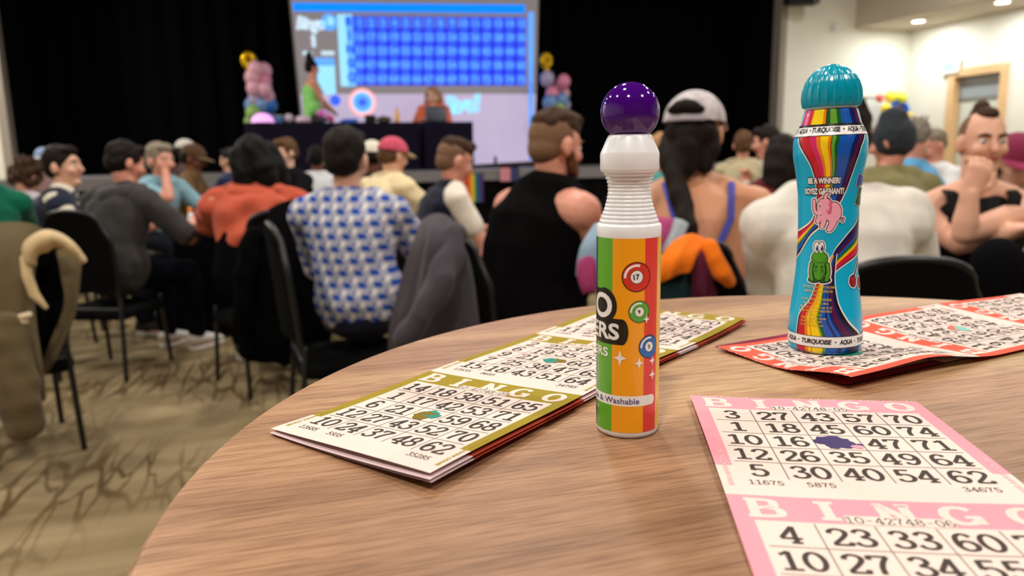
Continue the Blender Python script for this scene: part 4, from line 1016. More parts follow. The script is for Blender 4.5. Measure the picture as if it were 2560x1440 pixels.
    if face:
        for s in (-1, 1):
            q = MB(); q.ball(H(s*.031, .071, .008), .0135*hs, 16, M=HR); q.ball(H(s*.031, .0805, .008), (.0062*hs, .005*hs, .0062*hs), 12, m=1, M=HR); q.build('eye', [eye_w, iris], root)
            q = MB(); q.loft([H(s*.016, .091, .030), H(s*.033, .089, .035), H(s*.050, .076, .030)], [.0045*hs, .005*hs, .003*hs], n=8); q.build('eyebrow', HAIR.get(hcn, HAIR['brown']), root)
        q = MB(); q.loft([H(-.024, .074, -.053), H(-.008, .087, -.050), H(.008, .087, -.050), H(.024, .074, -.053)], [.004*hs, .0075*hs, .0075*hs, .004*hs], n=8); q.build('lips', lipm, root)
    PEOPLE.append((root, loc, yaw, g, short))
    return root, sp, back, tolocal, loc, yaw
# ------------------------------------------------------------------ chairs and tables of the hall
frame_m = mat('chair frame black', (18, 19, 20), .4, .5); pad_m = cloth('chair upholstery', (14, 15, 16), .1); silver_m = mat('chair frame silver', (132, 132, 126), .35, metal=.6)
def make_chair(name, label, loc, rz, fm=None, group='black banquet chairs'):
    fm = fm or frame_m
    root = empty(name, loc, rz, label, 'chair', group)
    MB().rbox((0, .0, .364), (.42, .43, .055), .06, n=5).build('seat', pad_m, root)
    # upholstered back, curved and crowned, with a hand slot under the top rail
    def backmesh(off, x0, x1, z0, z1):
        R = []
        for j in range(13):
            v = j/12; z = z0+(z1-z0)*v; row = []
            for i in range(17):
                u = -1+2*i/16; hw = (.185+.012*math.sin(PI*v))
                zz = z+.045*(1-u*u)*v-.02*abs(u)**6*v
                x = u*hw*(1-.22*max(0, v-.75)/.25*abs(u)**3)
                row.append(V((x, -.205-.10*(z-.45)-.030*(1-u*u)+off, zz)))
            R.append(row)
        return R
    mb = MB(); A = backmesh(.018, 0, 0, .50, .885); B = backmesh(-.018, 0, 0, .50, .885)
    mb.rings(A, closed=False); mb.rings([list(reversed(r)) for r in B], closed=False)
    edge = lambda M_: [M_[0][i] for i in range(17)]+[M_[j][16] for j in range(1, 13)]+[M_[12][i] for i in range(15, -1, -1)]+[M_[j][0] for j in range(11, 0, -1)]
    mb.rings([edge(A), edge(B)], caps=(False, False)); mb.build('backrest', pad_m, root)
    rim = edge(backmesh(0, 0, 0, .495, .892)); rim = rim[16:45]; 
    fr = MB(); fr.loft([V((.178, -.19, .44))]+rim+[V((-.178, -.19, .44))], [.0125]*(len(rim)+2), n=10); fr.build('back_frame', fm, root)
    fr = MB(); fr.loft([V((.08, -.262, .868)), V((.04, -.272, .876)), V((0, -.275, .878)), V((-.04, -.272, .876)), V((-.08, -.262, .868))], [.010, .014, .015, .014, .010], n=10); fr.build('hand_grip', fm, root)
    for sx in (-1, 1):
        MB().loft([V((sx*.183, -.19, .46)), V((sx*.195, -.235, .0))], [.0125, .0115], n=10).build('leg', fm, root)
        MB().loft([V((sx*.183, .18, .41)), V((sx*.195, .215, .0))], [.0125, .0115], n=10).build('leg', fm, root)
        MB().loft([V((sx*.186, -.20, .36)), V((sx*.186, .185, .36))], [.009, .009], n=8).build('stretcher', fm, root)
    MB().loft([V((-.183, -.195, .395)), V((.183, -.195, .395))], [.010, .010], n=8).build('seat_rail', fm, root)
    return root
proto = None
def chair(label, loc, rz, group='black banquet chairs'):
    global proto
    if proto is None: proto = make_chair('banquet_chair', label, loc, rz); return proto
    c = copy_tree(proto); c.location = loc; c.rotation_euler = (0, 0, rz); c['label'] = label; c['group'] = group
    return c
def chair_for(p, label, dy=-.055, turn=0):
    root, sp, back, tl, loc, yaw = p
    r = math.radians(yaw+turn); return chair(label, (loc.x-math.sin(r)*dy, loc.y+math.cos(r)*dy, 0), r)

black_cloth = cloth('black table linen', (9, 9, 11), .1)
def linen(P_c, r, label, group='round tables under black cloths', drop=.60):
    e = empty('round_table', (P_c.x, P_c.y, 0), 0, label, 'table', group)
    MB().lathe([(.0001, .715), (r, .715), (r, .74), (.0001, .74)], 40).build('tabletop', mat('plywood', (150, 120, 90), .6), e, auto=40)
    MB().lathe([(.0001, 0), (.22, 0), (.22, .02), (.03, .03), (.03, .715), (.0001, .715)], 20).build('pedestal', frame_m, e, auto=40)
    R = []
    for k, (rr, z, w) in enumerate(((.02, .745, 0), (r-.01, .745, 0), (r+.006, .742, .0), (r+.010, .72, .006), (r+.016, (.72+drop)/2, .018), (r+.022, drop, .028))):
        R.append([V(((rr+w*math.sin(9*t)*.6+w*math.sin(14*t+1)*.4)*math.cos(t), (rr+w*math.sin(9*t)*.6+w*math.sin(14*t+1)*.4)*math.sin(t), z)) for t in [2*PI*j/80 for j in range(80)]])
    o = MB().rings(R, caps=(True, False)).build('tablecloth', black_cloth, None, loc=(P_c.x, P_c.y, 0))
    tag(o, 'black cloth on the '+label, 'tablecloth', 'black tablecloths')
    return e
def floor_at(px, dep):
    p = at(px, 400, dep); return V((p.x, p.y, 0))
T1 = floor_at(535, 5.12); T2 = floor_at(885, 4.2); T3 = floor_at(1640, 3.30); T4 = floor_at(1990, 3.02); T5 = floor_at(1900, 5.15); T6 = floor_at(2300, 6.5); T7 = floor_at(640, 9.2)
linen(T1, .31, 'round table between the charcoal jacket and the orange hoodie', drop=.04)
linen(T3, .24, 'round table in front of the black tank top')
linen(T4, .28, 'round table in front of the white sweater')
linen(T5, .38, 'round table by the long brown hair and burgundy top')
linen(T6, .5, 'round table near the doorway on the right')
linen(T7, .55, 'round table below the left end of the stage table')

# ------------------------------------------------------------------ the crowd
GRP = None
def pxw(x, y, d): return ('px', x, y, d)
A = person('person in charcoal zip jacket leaning over the left table, back turned', (316, 410, 4.3), -36, lean=16, hpitch=16, hyaw=-22, skin='rosy', hair=('short', 'dark'), top=('elbow', 'charcoal fleece', (58, 56, 55), None, ('hood', 'charcoal hood', (66, 64, 63))), g=1.12,
           armR=dict(to=pxw(492, 545, 4.5), dir=(.1, 1, -.1)), armL=dict(to=(-.1, .5, .80)), legs=(12, 14, 22), shoes='white', face=True)
chair_for(A, 'black chair holding the person in the charcoal jacket', -.06, 14)
B = person('person with dark hair in navy jacket with cream sleeves, smiling sideways', (160, 418, 4.9), -84, lean=6, hyaw=-22, hpitch=-2, hs=1.12, skin='fair', hair=('short', 'dark'), top=('long', 'cream sherpa', (222, 214, 196), None, ('yoke', 'navy yoke', (34, 40, 58))), g=1.1, face=True,
           armR=dict(to=(.2, .36, .80)), armL=dict(to=(-.16, .40, .80)))
chair_for(B, 'black chair under the person in navy and cream jacket')
C_ = person('grey-haired person in light blue shirt resting chin on fist', (402, 403, 6.1), -140, lean=12, hyaw=6, hpitch=4, skin='rosy', hair=('short', 'grey'), top=('short', 'pale blue shirt', (140, 182, 198)), face=True, hs=1.18, vox=.008,
            armR=dict(to=(.03, .22, 1.12), dir=(-.3, .1, 1), palm=(-.2, -1, .1), hint=(.3, .5, -1), curl=1.3), armL=dict(to=(-.22, .42, .80)))
chair_for(C_, 'black chair under the grey-haired person')
person('person in brown jacket and brown brimmed cap beside the grey-haired person', (484, 398, 6.9), -100, lean=14, hpitch=16, skin='brown', hair=('short', 'dark'), top=('long', 'brown jacket', (104, 76, 40)), hat=('cap', (84, 60, 40), (112, 88, 58)), g=1.12, hs=1.08)
person('person in white cap with red brim behind the brown jacket', (466, 378, 8.2), -70, lean=5, skin='fair', hair=('short', 'dark'), top=('long', 'dark maroon top', (60, 30, 34)), hat=('cap', (214, 208, 198), (200, 40, 36)))
person('person in dark navy jacket half hidden left of the orange hoodie', (574, 402, 7.6), 60, lean=8, skin='fair', hair=('short', 'black'), top=('long', 'navy jacket', (30, 42, 78)), face=True)
D_ = person('person in orange hoodie with chin-length black hair', (636, 408, 4.1), 0, lean=22, side=4, hyaw=22, hpitch=18, hroll=-10, skin='tan', hair=('bob', 'black'), top=('long', 'orange hoodie', (198, 90, 66), None, ('hood', 'orange hood', (204, 94, 68))), g=1.18, hs=1.14,
            armL=dict(to=pxw(548, 560, 4.5)), armR=dict(to=(.12, .45, .80)), wrinkle=.010, crop=.3, legs=(10, 10, 13))
chair_for(D_, 'black chair with the long black coat over its back, under the orange hoodie', -.09, 25)
person('pale person with light brown hair looking left behind the orange hoodie', (712, 384, 6.2), 125, lean=10, hpitch=8, skin='pale', hair=('short', 'mid'), top=('long', 'black top', (26, 24, 28)), face=True)

def tumble_mat():
    m = bpy.data.materials.new('blue and white woven block print'); m.use_nodes = True; nt = m.node_tree; N = nt.nodes; L = nt.links
    b = N['Principled BSDF']; b.inputs['Roughness'].default_value = .85; b.inputs['Specular IOR Level'].default_value = .15
    tc = N.new('ShaderNodeTexCoord'); sx = N.new('ShaderNodeSeparateXYZ'); L.new(tc.outputs['Object'], sx.inputs[0])
    def M(op, a, c=None):
        n = N.new('ShaderNodeMath'); n.operation = op
        for i, k in enumerate((a, c)):
            if k is None: continue
            if isinstance(k, (int, float)): n.inputs[i].default_value = k
            else: L.new(k, n.inputs[i])
        return n.outputs[0]
    v = M('DIVIDE', sx.outputs['Z'], .048); row = M('FLOOR', v); fv = M('FRACT', v)
    u = M('ADD', M('DIVIDE', sx.outputs['X'], .060), M('MULTIPLY', row, .25))
    # slanting cells
    blue = M('MULTIPLY', M('LESS_THAN', M('FRACT', M('ADD', u, M('MULTIPLY', fv, .45))), .50), M('LESS_THAN', M('ABSOLUTE', M('SUBTRACT', fv, .26)), .23))
    whit = M('MULTIPLY', M('LESS_THAN', M('FRACT', M('ADD', u, .50)), .34), M('LESS_THAN', M('ABSOLUTE', M('SUBTRACT', fv, .68)), .26))
    mid = M('MULTIPLY', M('LESS_THAN', M('FRACT', M('SUBTRACT', u, M('MULTIPLY', fv, .5))), .3), M('GREATER_THAN', fv, .52))
    def mix(f, a, c):
        n = N.new('ShaderNodeMix'); n.data_type = 'RGBA'; L.new(f, n.inputs['Factor'])
        for k, q in (('A', a), ('B', c)):
            if isinstance(q, tuple): n.inputs[k].default_value = q
            else: L.new(q, n.inputs[k])
        return n.outputs['Result']
    base = lin((168, 170, 190))+(1,)
    c = mix(mid, base, lin((98, 116, 172))+(1,)); c = mix(whit, c, lin((226, 222, 222))+(1,)); c = mix(blue, c, lin((30, 74, 168))+(1,))
    L.new(c, b.inputs['Base Color']); return m
E_ = person('person in blue and white block-patterned sweater, back turned', (868, 402, 3.1), -20, lean=10, side=-7, hyaw=-6, hpitch=6, skin='fair', hair=('short', 'dark'), top=('long', 'block print', tumble_mat()), g=1.08, sw=.97, hems=True, hs=1.07,
            armR=dict(to=(.16, .42, .80), hint=(.5, -.2, -.8)), armL=dict(to=(-.14, .42, .80), hint=(-.4, -.1, -.9)), legs=(18, 22, 44))
chair_for(E_, 'chair under the person in the blue and white patterned sweater', -.075, -64)
person('person in white cap with dark skin behind the patterned sweater', (932, 394, 5.7), -20, lean=10, skin='brown', hair=('short', 'black'), top=('long', 'dark grey top', (44, 40, 42)), hat=('cap', (226, 220, 204), (226, 220, 204)))
F_ = person('person in pink cap with khaki brim and cream shirt', (984, 392, 4.95), -62, lean=14, hpitch=10, skin='fair', hair=('short', 'mid'), top=('long', 'cream overshirt', (232, 212, 168)), hat=('cap', (206, 82, 106), (190, 176, 128)), g=1.2, wrinkle=.009)
chair_for(F_, 'black chair under the person in pink cap', -.16)
person('dark-haired person in white shirt seen small left of the patterned sweater', (792, 398, 7.2), -10, lean=8, skin='brown', hair=('short', 'black'), top=('long', 'white shirt', (212, 212, 216)))
G_ = person('short-haired person in white tee and navy vest looking down to the right', (1138, 405, 4.4), -84, lean=12, hyaw=4, hpitch=20, skin='rosy', hs=1.12, hair=('fade', 'brown'), top=('short', 'white tee', (228, 218, 204), None, ('half', 'navy vest', (26, 28, 46))), face=True, armR=dict(to=(.1, .36, .74)), armL=dict(to=(-.1, .36, .74)))
chair_for(G_, 'black chair under the person in white tee', -.03)
H_ = person('bearded person in black tank top with bare shoulder, facing right', (1390, 368, 2.7), -72, lean=14, hyaw=2, hpitch=10, skin='rosy', hair=('fade', 'brown'), beard=(112, 72, 50), top=('tank', 'black tank', (12, 11, 12)), face=True, g=1.24, sw=1.02, vox=.007, hs=1.05,
            armR=dict(to=(-.02, .40, .79), hint=(.5, -.35, -.8)), armL=dict(to=(-.30, .34, .79)), legs=(14, 14, 16), knees={1: ((-.24, .36, .515), (-.25, .37, .09)), -1: ((-.40, .20, .515), (-.42, .21, .09))})
chair_for(H_, 'black chair with the dark grey jacket over its rounded back, behind the black tank top', -.095, 8)
I_ = person('person in black short-sleeved shirt across from the tank top, behind the purple dauber', (1566, 392, 3.95), 84, lean=14, hyaw=10, hpitch=10, skin='tan', hair=('short', 'mid'), top=('short', 'black tee', (14, 14, 15)), g=1.1, armL=dict(to=(-.16, .40, .90)), armR=dict(to=(.1, .36, .90)))
J_ = person('person in patterned white cap with long dark braid and bare back', (1737, 336, 2.42), -20, lean=6, hyaw=-24, hpitch=4, skin='tan', hair=('braid', 'dark'), top=('low', 'violet blue top', (74, 78, 168), .30), g=1.08, sw=1.0, vox=.007, hs=1.05,
            hat=('cap', mat('floral cap', (200, 194, 198), .85, .1, var=.32, vscale=34), (214, 206, 204), 'opening'), armR=dict(to=(.04, .40, .79), hint=(.1, -.3, -.9)), armL=dict(to=(-.12, .40, .79), hint=(-.25, -.3, -.9)), legs=(40, 46, 70))
root, sp, back, tl, loc, yw = J_
for s in (-1, 1):       # straps crossing towards the middle of the back
    MB().loft([sp(.98)+V((s*.105, .05, .0)), sp(.95)+V((s*.105, -.055, .03)), sp(.80)+V((s*.085, -.128, .0)), sp(.58)+V((s*.030, -.134, 0)), sp(.36)+V((s*.07, -.120, 0)), sp(.28)+V((s*.11, -.105, 0))], [(.011, .004)]*6, side=(1, 0, 0), n=8).build('strap', cloth('violet strap', (80, 86, 186)), root)
chair_for(J_, 'black chair with the colourful jacket on it', -.06, 2).location += V((-.10, .05, 0))
person('person in tan shirt with short brown hair far behind the white cap', (1858, 364, 7.0), -36, lean=8, skin='rosy', hair=('short', 'mid'), top=('long', 'tan shirt', (188, 174, 140)), hs=1.05)
person('dark-haired person in white leaning with raised hands in the back rows', (1914, 356, 5.9), 50, lean=20, hpitch=12, skin='rosy', hair=('short', 'dark'), top=('long', 'off white shirt', (206, 200, 186)), face=True, armR=dict(to=(.02, .36, .98), curl=1.2), armL=dict(to=(-.05, .36, .94), curl=1.2))
person('person in burgundy top with long brown hair, back turned', (1952, 392, 4.3), -12, lean=8, skin='fair', hair=('long', 'dark'), top=('long', 'burgundy top', (96, 20, 30)), g=1.05)
K_ = person('broad person in white sweater behind the turquoise bottle, back turned', (2085, 352, 2.02), -20, lean=11, hpitch=8, skin='rosy', hair=('short', 'dark'), top=('long', 'white sweater', (228, 224, 216)), g=1.20, sw=.84, vox=.009, hems=True, hs=1.0, wrinkle=.007, knees={1: ((.22, .43, .515), (.22, .36, .09)), -1: ((.07, .40, .515), (.07, .36, .09))},
            armR=dict(to=(.10, .36, .80), hint=(.9, -.35, -.55)), armL=dict(to=(.0, .40, .80), hint=(-.2, -.1, -.9)), legs=(14, 15, 18))
chair_for(K_, 'black chair with rounded back behind the white sweater').location.x += .03
person('person in dark grey beanie facing away behind the white sweater', (2224, 356, 3.75), -14, lean=9, hyaw=42, hpitch=14, skin='rosy', hair=('short', 'mid'), top=('long', 'olive collar shirt', (134, 128, 88)), hat=('beanie', (50, 56, 62), (50, 56, 62)), hs=1.0)
person('person in light blue floral shirt right of the beanie', (2275, 350, 4.4), 30, lean=10, hyaw=8, hpitch=14, skin='rosy', hair=('spiky', 'spiky'), top=('long', 'floral blue', mat('floral blue shirt', (96, 166, 214), .8, .1, var=.22, vscale=22)), g=1.05)
person('grey-haired person in white shirt looking down, right of the blue floral shirt', (2330, 366, 5.5), 78, lean=16, hpitch=26, hyaw=6, skin='rosy', hair=('thin', 'grey'), top=('long', 'white shirt plain', (222, 222, 222)), face=True, g=1.05)
# the person sitting sideways at the right, chin on hand
M_ = person('person with shaved sides and top knot, chin on hand, black lace top', (2458, 358, 2.46), 146, lean=4, side=0, hyaw=8, hpitch=2, skin='fair', hair=('mohawk', 'brown'), top=('low', 'black lace', mat('black lace', (16, 14, 14), .8, .2), .80), face=True, g=.95, vox=.006, hs=.88, curl=1.1, legs=(14, 14, 17),
            armL=dict(elbow=pxw(2382, 592, 2.32), to=pxw(2424, 486, 2.31), dir=(-.35, -.15, 1), palm=(.3, -1, .2), curl=1.2),
            armR=dict(elbow=pxw(2400, 610, 2.45), to=pxw(2545, 575, 2.34)), knees={1: (pxw(2640, 650, 2.25), pxw(2630, 900, 2.3)), -1: (pxw(2490, 650, 2.2), pxw(2490, 900, 2.25))})
root, sp, back, tl, loc, yw = M_
for s in (-1, 1):
    MB().loft([sp(.78)+V((s*.075, .118, 0)), sp(.94)+V((s*.09, .085, .02)), sp(.99)+V((s*.095, .0, .015)), sp(.86)+V((s*.085, -.10, 0))], [(.024, .004), (.02, .004), (.02, .004), (.024, .004)], side=(1, 0, 0), n=8).build('strap', mat('black lace', (16, 14, 14)), root)
MB().loft([sp(1.0)+V((.05*math.cos(a), .0+.05*math.sin(a), 0)) for a in [2*PI*k/24 for k in range(25)]], [.003]*25, n=6, dome=False).build('necklace', frame_m, root)
chair_for(M_, 'black chair under the person with the top knot')
person('person in maroon cap with white edging at the right edge', (2540, 408, 3.5), 160, lean=8, hyaw=0, hpitch=20, skin='fair', hair=('long', 'dark'), top=('long', 'white blouse', (224, 220, 214)), hat=('cap', (134, 44, 74), (150, 50, 84)), hs=1.05)
person('person in dark green top cut by the left edge', (-86, 408, 3.9), 30, lean=6, skin='fair', hair=('short', 'brown'), top=('long', 'dark green top', (0, 96, 72)), g=1.1)
person('person with curly brown hair low at the far left', (66, 446, 6.4), -30, lean=24, hpitch=30, skin='fair', hair=('curly', 'brown'), top=('long', 'lilac white top', (206, 196, 206)), seat=.40, hs=1.15)
person('person in blue and white cap facing forward at the far left', (110, 398, 8.4), 170, lean=4, skin='pale', hair=('short', 'mid'), top=('long', 'grey pink top', (170, 140, 140)), hat=('cap', (140, 160, 200), (190, 198, 206)), face=True)
person('blond person in teal top glimpsed left of the patterned cap', (1648, 384, 4.9), 10, lean=6, skin='tan', hair=('short', 'blond'), top=('long', 'teal top', (92, 160, 156)))
person('person in turquoise shirt hidden behind the braid', (1742, 404, 6.2), -20, lean=12, skin='tan', hair=('long', 'dark'), top=('long', 'turquoise shirt', (62, 156, 164)))
# ---- on the stage
person('performer in green dress with tall dark updo standing on the stage', (781, 172, 11.75), -80, lean=2, hyaw=10, skin='rosy', hair=('updo', 'black'), top=('gown', 'green satin gown', (150, 226, 122), .66), stand=True, floor=1.0, vox=.012, bare_legs=True, shoes=False, armR=dict(to=(.06, .30, .98), hint=(.5, -.4, -.8)), armL=dict(to=(-.1, .25, 1.0)), hs=1.05)
person('performer with big blond hair in orange top seated at the laptop on stage', (1082, 243, 12.75), 158, lean=8, hpitch=10, skin='pale', hair=('wavy', 'blond'), top=('long', 'coral orange top', (236, 120, 84)), floor=1.0, seat=.56, vox=.012, armR=dict(to=(.12, .38, .84)), armL=dict(to=(-.12, .38, .84)), hs=1.35, g=1.25, face=True)
# ------------------------------------------------------------------ things hung on chairs
def drape(name, rows, m, parent=None, th=.014, amp=.010, freq=3.0, ph=0, n=(26, 30), taper=1.0, mb=None, mi=0):
    """cloth panel through a grid of points, folded and given thickness"""
    W = [[at(*p) for p in r] for r in rows]
    cols = [cat_spline(r, 6) for r in W]
    def resample(S, k):
        d = [0]
        for i in range(1, len(S)): d.append(d[-1]+(V(S[i])-V(S[i-1])).length)
        return [V([float(np.interp(d[-1]*j/(k-1), d, [s[c] for s in S])) for c in range(3)]) for j in range(k)]
    R = [resample(c, n[0]) for c in cols]
    G = [resample(cat_spline([R[i][j] for i in range(len(R))], 6), n[1]) for j in range(n[0])]   # [col][row]
    G = [[G[j][i] for j in range(n[0])] for i in range(n[1])]
    view = (CAM-G[n[1]//2][n[0]//2]).normalized()
    F_, B_ = [], []
    for i in range(n[1]):
        fr, br = [], []
        for j in range(n[0]):
            a = G[min(i+1, n[1]-1)][j]-G[max(i-1, 0)][j]; b = G[i][min(j+1, n[0]-1)]-G[i][max(j-1, 0)]
            k = a.cross(b); k = k.normalized() if k.length > 1e-9 else view
            if k.dot(view) < 0: k = -k
            s, t = j/(n[0]-1), i/(n[1]-1)
            f = amp*(taper*t+1-taper)*(math.sin(freq*6.28*s+ph+1.3*t)+.5*math.sin(freq*11*s+2*ph+3*t)+.3*math.sin(9*t+5*s))
            p = G[i][j]+k*f; e = min(1, 6*min(s, 1-s, t, 1-t)); e = math.sqrt(max(.02, e))
            fr.append(p+k*th*.5*e); br.append(p-k*th*.5*e)
        F_.append(fr); B_.append(br)
    own = mb is None; mb = mb or MB()
    mb.rings(F_, mi, closed=False); mb.rings([list(reversed(r)) for r in B_], mi, closed=False)
    ed = lambda M_: [M_[0][j] for j in range(n[0])]+[M_[i][-1] for i in range(1, n[1])]+[M_[-1][j] for j in range(n[0]-2, -1, -1)]+[M_[i][0] for i in range(n[1]-2, 0, -1)]
    mb.rings([ed(F_), ed(B_)], mi, caps=(False, False))
    return mb.build(name, m, parent) if own else mb
def world_parent(o, e):
    o.parent = e; o.matrix_parent_inverse = Matrix.Translation(-e.location)
    return o
# khaki jacket with fleece collar, foreground left
kc = V((-1.18, 3.46, 0))
chair('black chair at the left edge with the khaki jacket over it', kc, math.radians(25))
khaki = cloth('khaki canvas', (98, 85, 60), .1); fleece = cloth('beige fleece', (214, 190, 146), .12, .95); lining = cloth('black lining', (10, 10, 11))
J = empty('jacket', at(60, 700, 2.8), 0, 'khaki brown jacket with beige fleece collar hung on the chair at the left edge', 'jacket')
world_parent(drape('jacket_back', [[(-95, 562, 2.74), (0, 556, 2.70), (70, 557, 2.70), (112, 574, 2.72)], [(-100, 640, 2.66), (0, 640, 2.62), (50, 648, 2.62), (82, 690, 2.66)], [(-105, 760, 2.64), (-10, 770, 2.58), (40, 780, 2.58), (84, 800, 2.64)], [(-100, 900, 2.64), (0, 905, 2.58), (52, 905, 2.58), (98, 905, 2.64)], [(-90, 1015, 2.66), (10, 1035, 2.62), (60, 1030, 2.62), (102, 990, 2.68)]], khaki, amp=.016, freq=2.2, th=.02), J)
world_parent(drape('lining', [[(70, 640, 2.78), (115, 612, 2.80), (168, 632, 2.80)], [(84, 700, 2.76), (125, 700, 2.80), (172, 700, 2.80)], [(104, 790, 2.74), (130, 790, 2.78), (162, 790, 2.78)], [(86, 880, 2.74), (105, 885, 2.76), (128, 880, 2.76)], [(80, 935, 2.74), (90, 936, 2.75), (102, 930, 2.76)]], lining, amp=.004), J)
world_parent(drape('front_panel', [[(140, 624, 2.76), (172, 622, 2.78), (206, 645, 2.80)], [(152, 690, 2.74), (180, 690, 2.76), (200, 700, 2.78)], [(160, 760, 2.74), (178, 770, 2.76), (190, 780, 2.77)], [(128, 850, 2.73), (148, 860, 2.74), (164, 850, 2.75)], [(98, 930, 2.73), (106, 936, 2.74), (116, 930, 2.75)]], khaki, amp=.006, th=.018), J)
world_parent(drape('collar', [[(60, 652, 2.60), (62, 606, 2.60), (112, 576, 2.62), (165, 594, 2.66), (217, 650, 2.70)], [(72, 660, 2.58), (78, 622, 2.57), (122, 594, 2.59), (168, 610, 2.63), (213, 656, 2.68)], [(88, 664, 2.62), (92, 642, 2.62), (140, 620, 2.64), (172, 626, 2.66), (206, 660, 2.70)]], fleece, amp=.003, th=.02, n=(40, 16)), J)
mb = MB(); mb.loft([at(62, 645, 2.6), at(68, 690, 2.6), at(84, 735, 2.61), at(114, 768, 2.63)], [(.016, .012), (.018, .012), (.018, .012), (.008, .008)], n=12)
world_parent(mb.build('lapel', fleece), J)
mb = MB(); mb.loft([at(10, 820, 2.56), at(30, 920, 2.55), at(48, 1010, 2.56), at(60, 1072, 2.58)], [(.075, .05), (.072, .05), (.07, .05), (.062, .045)], side=RT, n=20)
world_parent(volume('sleeve', mb, khaki, None, .008, 4, (.006, 9)), J)
for k, (x0, y0, x1, y1, w) in enumerate(((44, 794, 76, 786, .010), (20, 810, 66, 801, .012), (14, 824, 58, 818, .009))):
    mb = MB(); mb.loft([at(x0, y0, 2.555), at((x0+x1)/2, (y0+y1)/2, 2.545), at(x1, y1, 2.56)], [(w, .006)]*3, side=UP, n=10)
    world_parent(mb.build('patch', cloth('light patch', (222, 206, 176))), J)
# black coat on the chair behind the orange hoodie
bl = cloth('black coat wool', (6, 6, 7), .2)
J = empty('coat', at(690, 640, 3.65), 0, 'long black coat hung over the chair of the orange hoodie, left of the patterned sweater', 'coat')
world_parent(drape('coat_back', [[(622, 556, 3.64), (690, 512, 3.62), (750, 496, 3.62), (812, 506, 3.66)], [(596, 640, 3.56), (660, 620, 3.50), (740, 600, 3.50), (822, 590, 3.56)], [(590, 740, 3.55), (655, 740, 3.48), (745, 720, 3.48), (830, 700, 3.55)], [(596, 830, 3.55), (660, 850, 3.48), (750, 840, 3.48), (832, 800, 3.55)], [(626, 900, 3.57), (670, 912, 3.52), (740, 905, 3.52), (820, 880, 3.57)]], bl, amp=.014, freq=2), J)
mb = MB(); mb.loft([at(634, 596, 3.5), at(612, 700, 3.46), at(608, 800, 3.47), at(622, 880, 3.5)], [.05, .05, .045, .04], n=16)
world_parent(volume('sleeve', mb, bl, None, .009, 4, (.006, 8)), J)
# dark grey jacket on the chair to the right of the patterned sweater
gj = cloth('dark grey jacket cloth', (66, 62, 70), .14)
J = empty('jacket', at(1090, 700, 2.4), 0, 'dark grey jacket with folds hung on the chair right of the patterned sweater', 'jacket')
world_parent(drape('jacket_back', [[(1052, 552, 2.39), (1080, 536, 2.35), (1110, 536, 2.35), (1140, 556, 2.39)], [(1040, 600, 2.31), (1080, 600, 2.21), (1125, 604, 2.21), (1158, 618, 2.29)], [(1008, 700, 2.31), (1070, 690, 2.21), (1130, 690, 2.21), (1188, 705, 2.29)], [(985, 800, 2.31), (1060, 790, 2.22), (1140, 790, 2.22), (1208, 800, 2.30)], [(978, 890, 2.33), (1060, 885, 2.25), (1150, 875, 2.25), (1214, 865, 2.31)]], gj, amp=.018, freq=2.4, ph=.6), J)
mb = MB(); mb.loft([at(1140, 590, 2.25), at(1105, 700, 2.15), at(1050, 790, 2.13), at(1012, 850, 2.15)], [.036, .04, .037, .032], n=16)
world_parent(volume('sleeve', mb, gj, None, .008, 4, (.006, 9)), J)
# many-coloured jacket behind the bare back
J = empty('jacket', at(1690, 640, 2.10), 0, 'patchwork jacket in orange, magenta, grey and teal over the chair behind the bare back', 'jacket')
CL = {k: cloth('patch '+k, c) for k, c in dict(orange=(240, 120, 14), magenta=(168, 62, 116), grey=(146, 156, 164), teal=(14, 42, 46), plum=(90, 24, 52), yellow=(196, 160, 30), sky=(138, 164, 184)).items()}
def pj(nm, col, rows, **k): world_parent(drape(nm, rows, CL[col], n=(18, 18), **k), J)
pj('magenta_panel', 'magenta', [[(1545, 552, 2.12), (1620, 540, 2.08), (1692, 548, 2.10)], [(1550, 610, 2.06), (1620, 600, 2.02), (1668, 604, 2.05)], [(1556, 668, 2.05), (1610, 662, 2.01), (1650, 660, 2.04)]], amp=.006)
pj('grey_panel', 'grey', [[(1686, 545, 2.10), (1706, 550, 2.09), (1722, 560, 2.10)], [(1672, 590, 2.05), (1688, 596, 2.04), (1704, 604, 2.05)], [(1650, 630, 2.03), (1670, 640, 2.02), (1684, 640, 2.03)]], amp=.003)
pj('orange_panel', 'orange', [[(1676, 606, 2.04), (1730, 584, 2.03), (1786, 610, 2.04)], [(1650, 655, 2.00), (1700, 645, 1.97), (1760, 634, 2.00)], [(1636, 712, 2.00), (1690, 690, 1.97), (1746, 668, 2.00)]], amp=.007)
pj('yellow_panel', 'yellow', [[(1636, 640, 2.02), (1652, 636, 2.01), (1668, 634, 2.02)], [(1634, 676, 2.00), (1646, 674, 1.99), (1658, 670, 2.00)], [(1630, 712, 2.00), (1640, 710, 1.99), (1648, 706, 2.00)]], amp=.002)
pj('teal_panel', 'teal', [[(1560, 668, 2.04), (1640, 706, 2.00), (1750, 668, 2.02)], [(1560, 740, 2.04), (1645, 740, 2.01), (1750, 720, 2.03)], [(1562, 820, 2.05), (1650, 820, 2.03), (1740, 800, 2.05)]], amp=.008)
pj('plum_panel', 'plum', [[(1744, 632, 2.02), (1766, 618, 2.00), (1788, 614, 2.02)], [(1732, 670, 2.00), (1752, 660, 1.98), (1776, 650, 2.00)], [(1736, 745, 2.02), (1758, 745, 2.00), (1790, 740, 2.02)]], amp=.006)
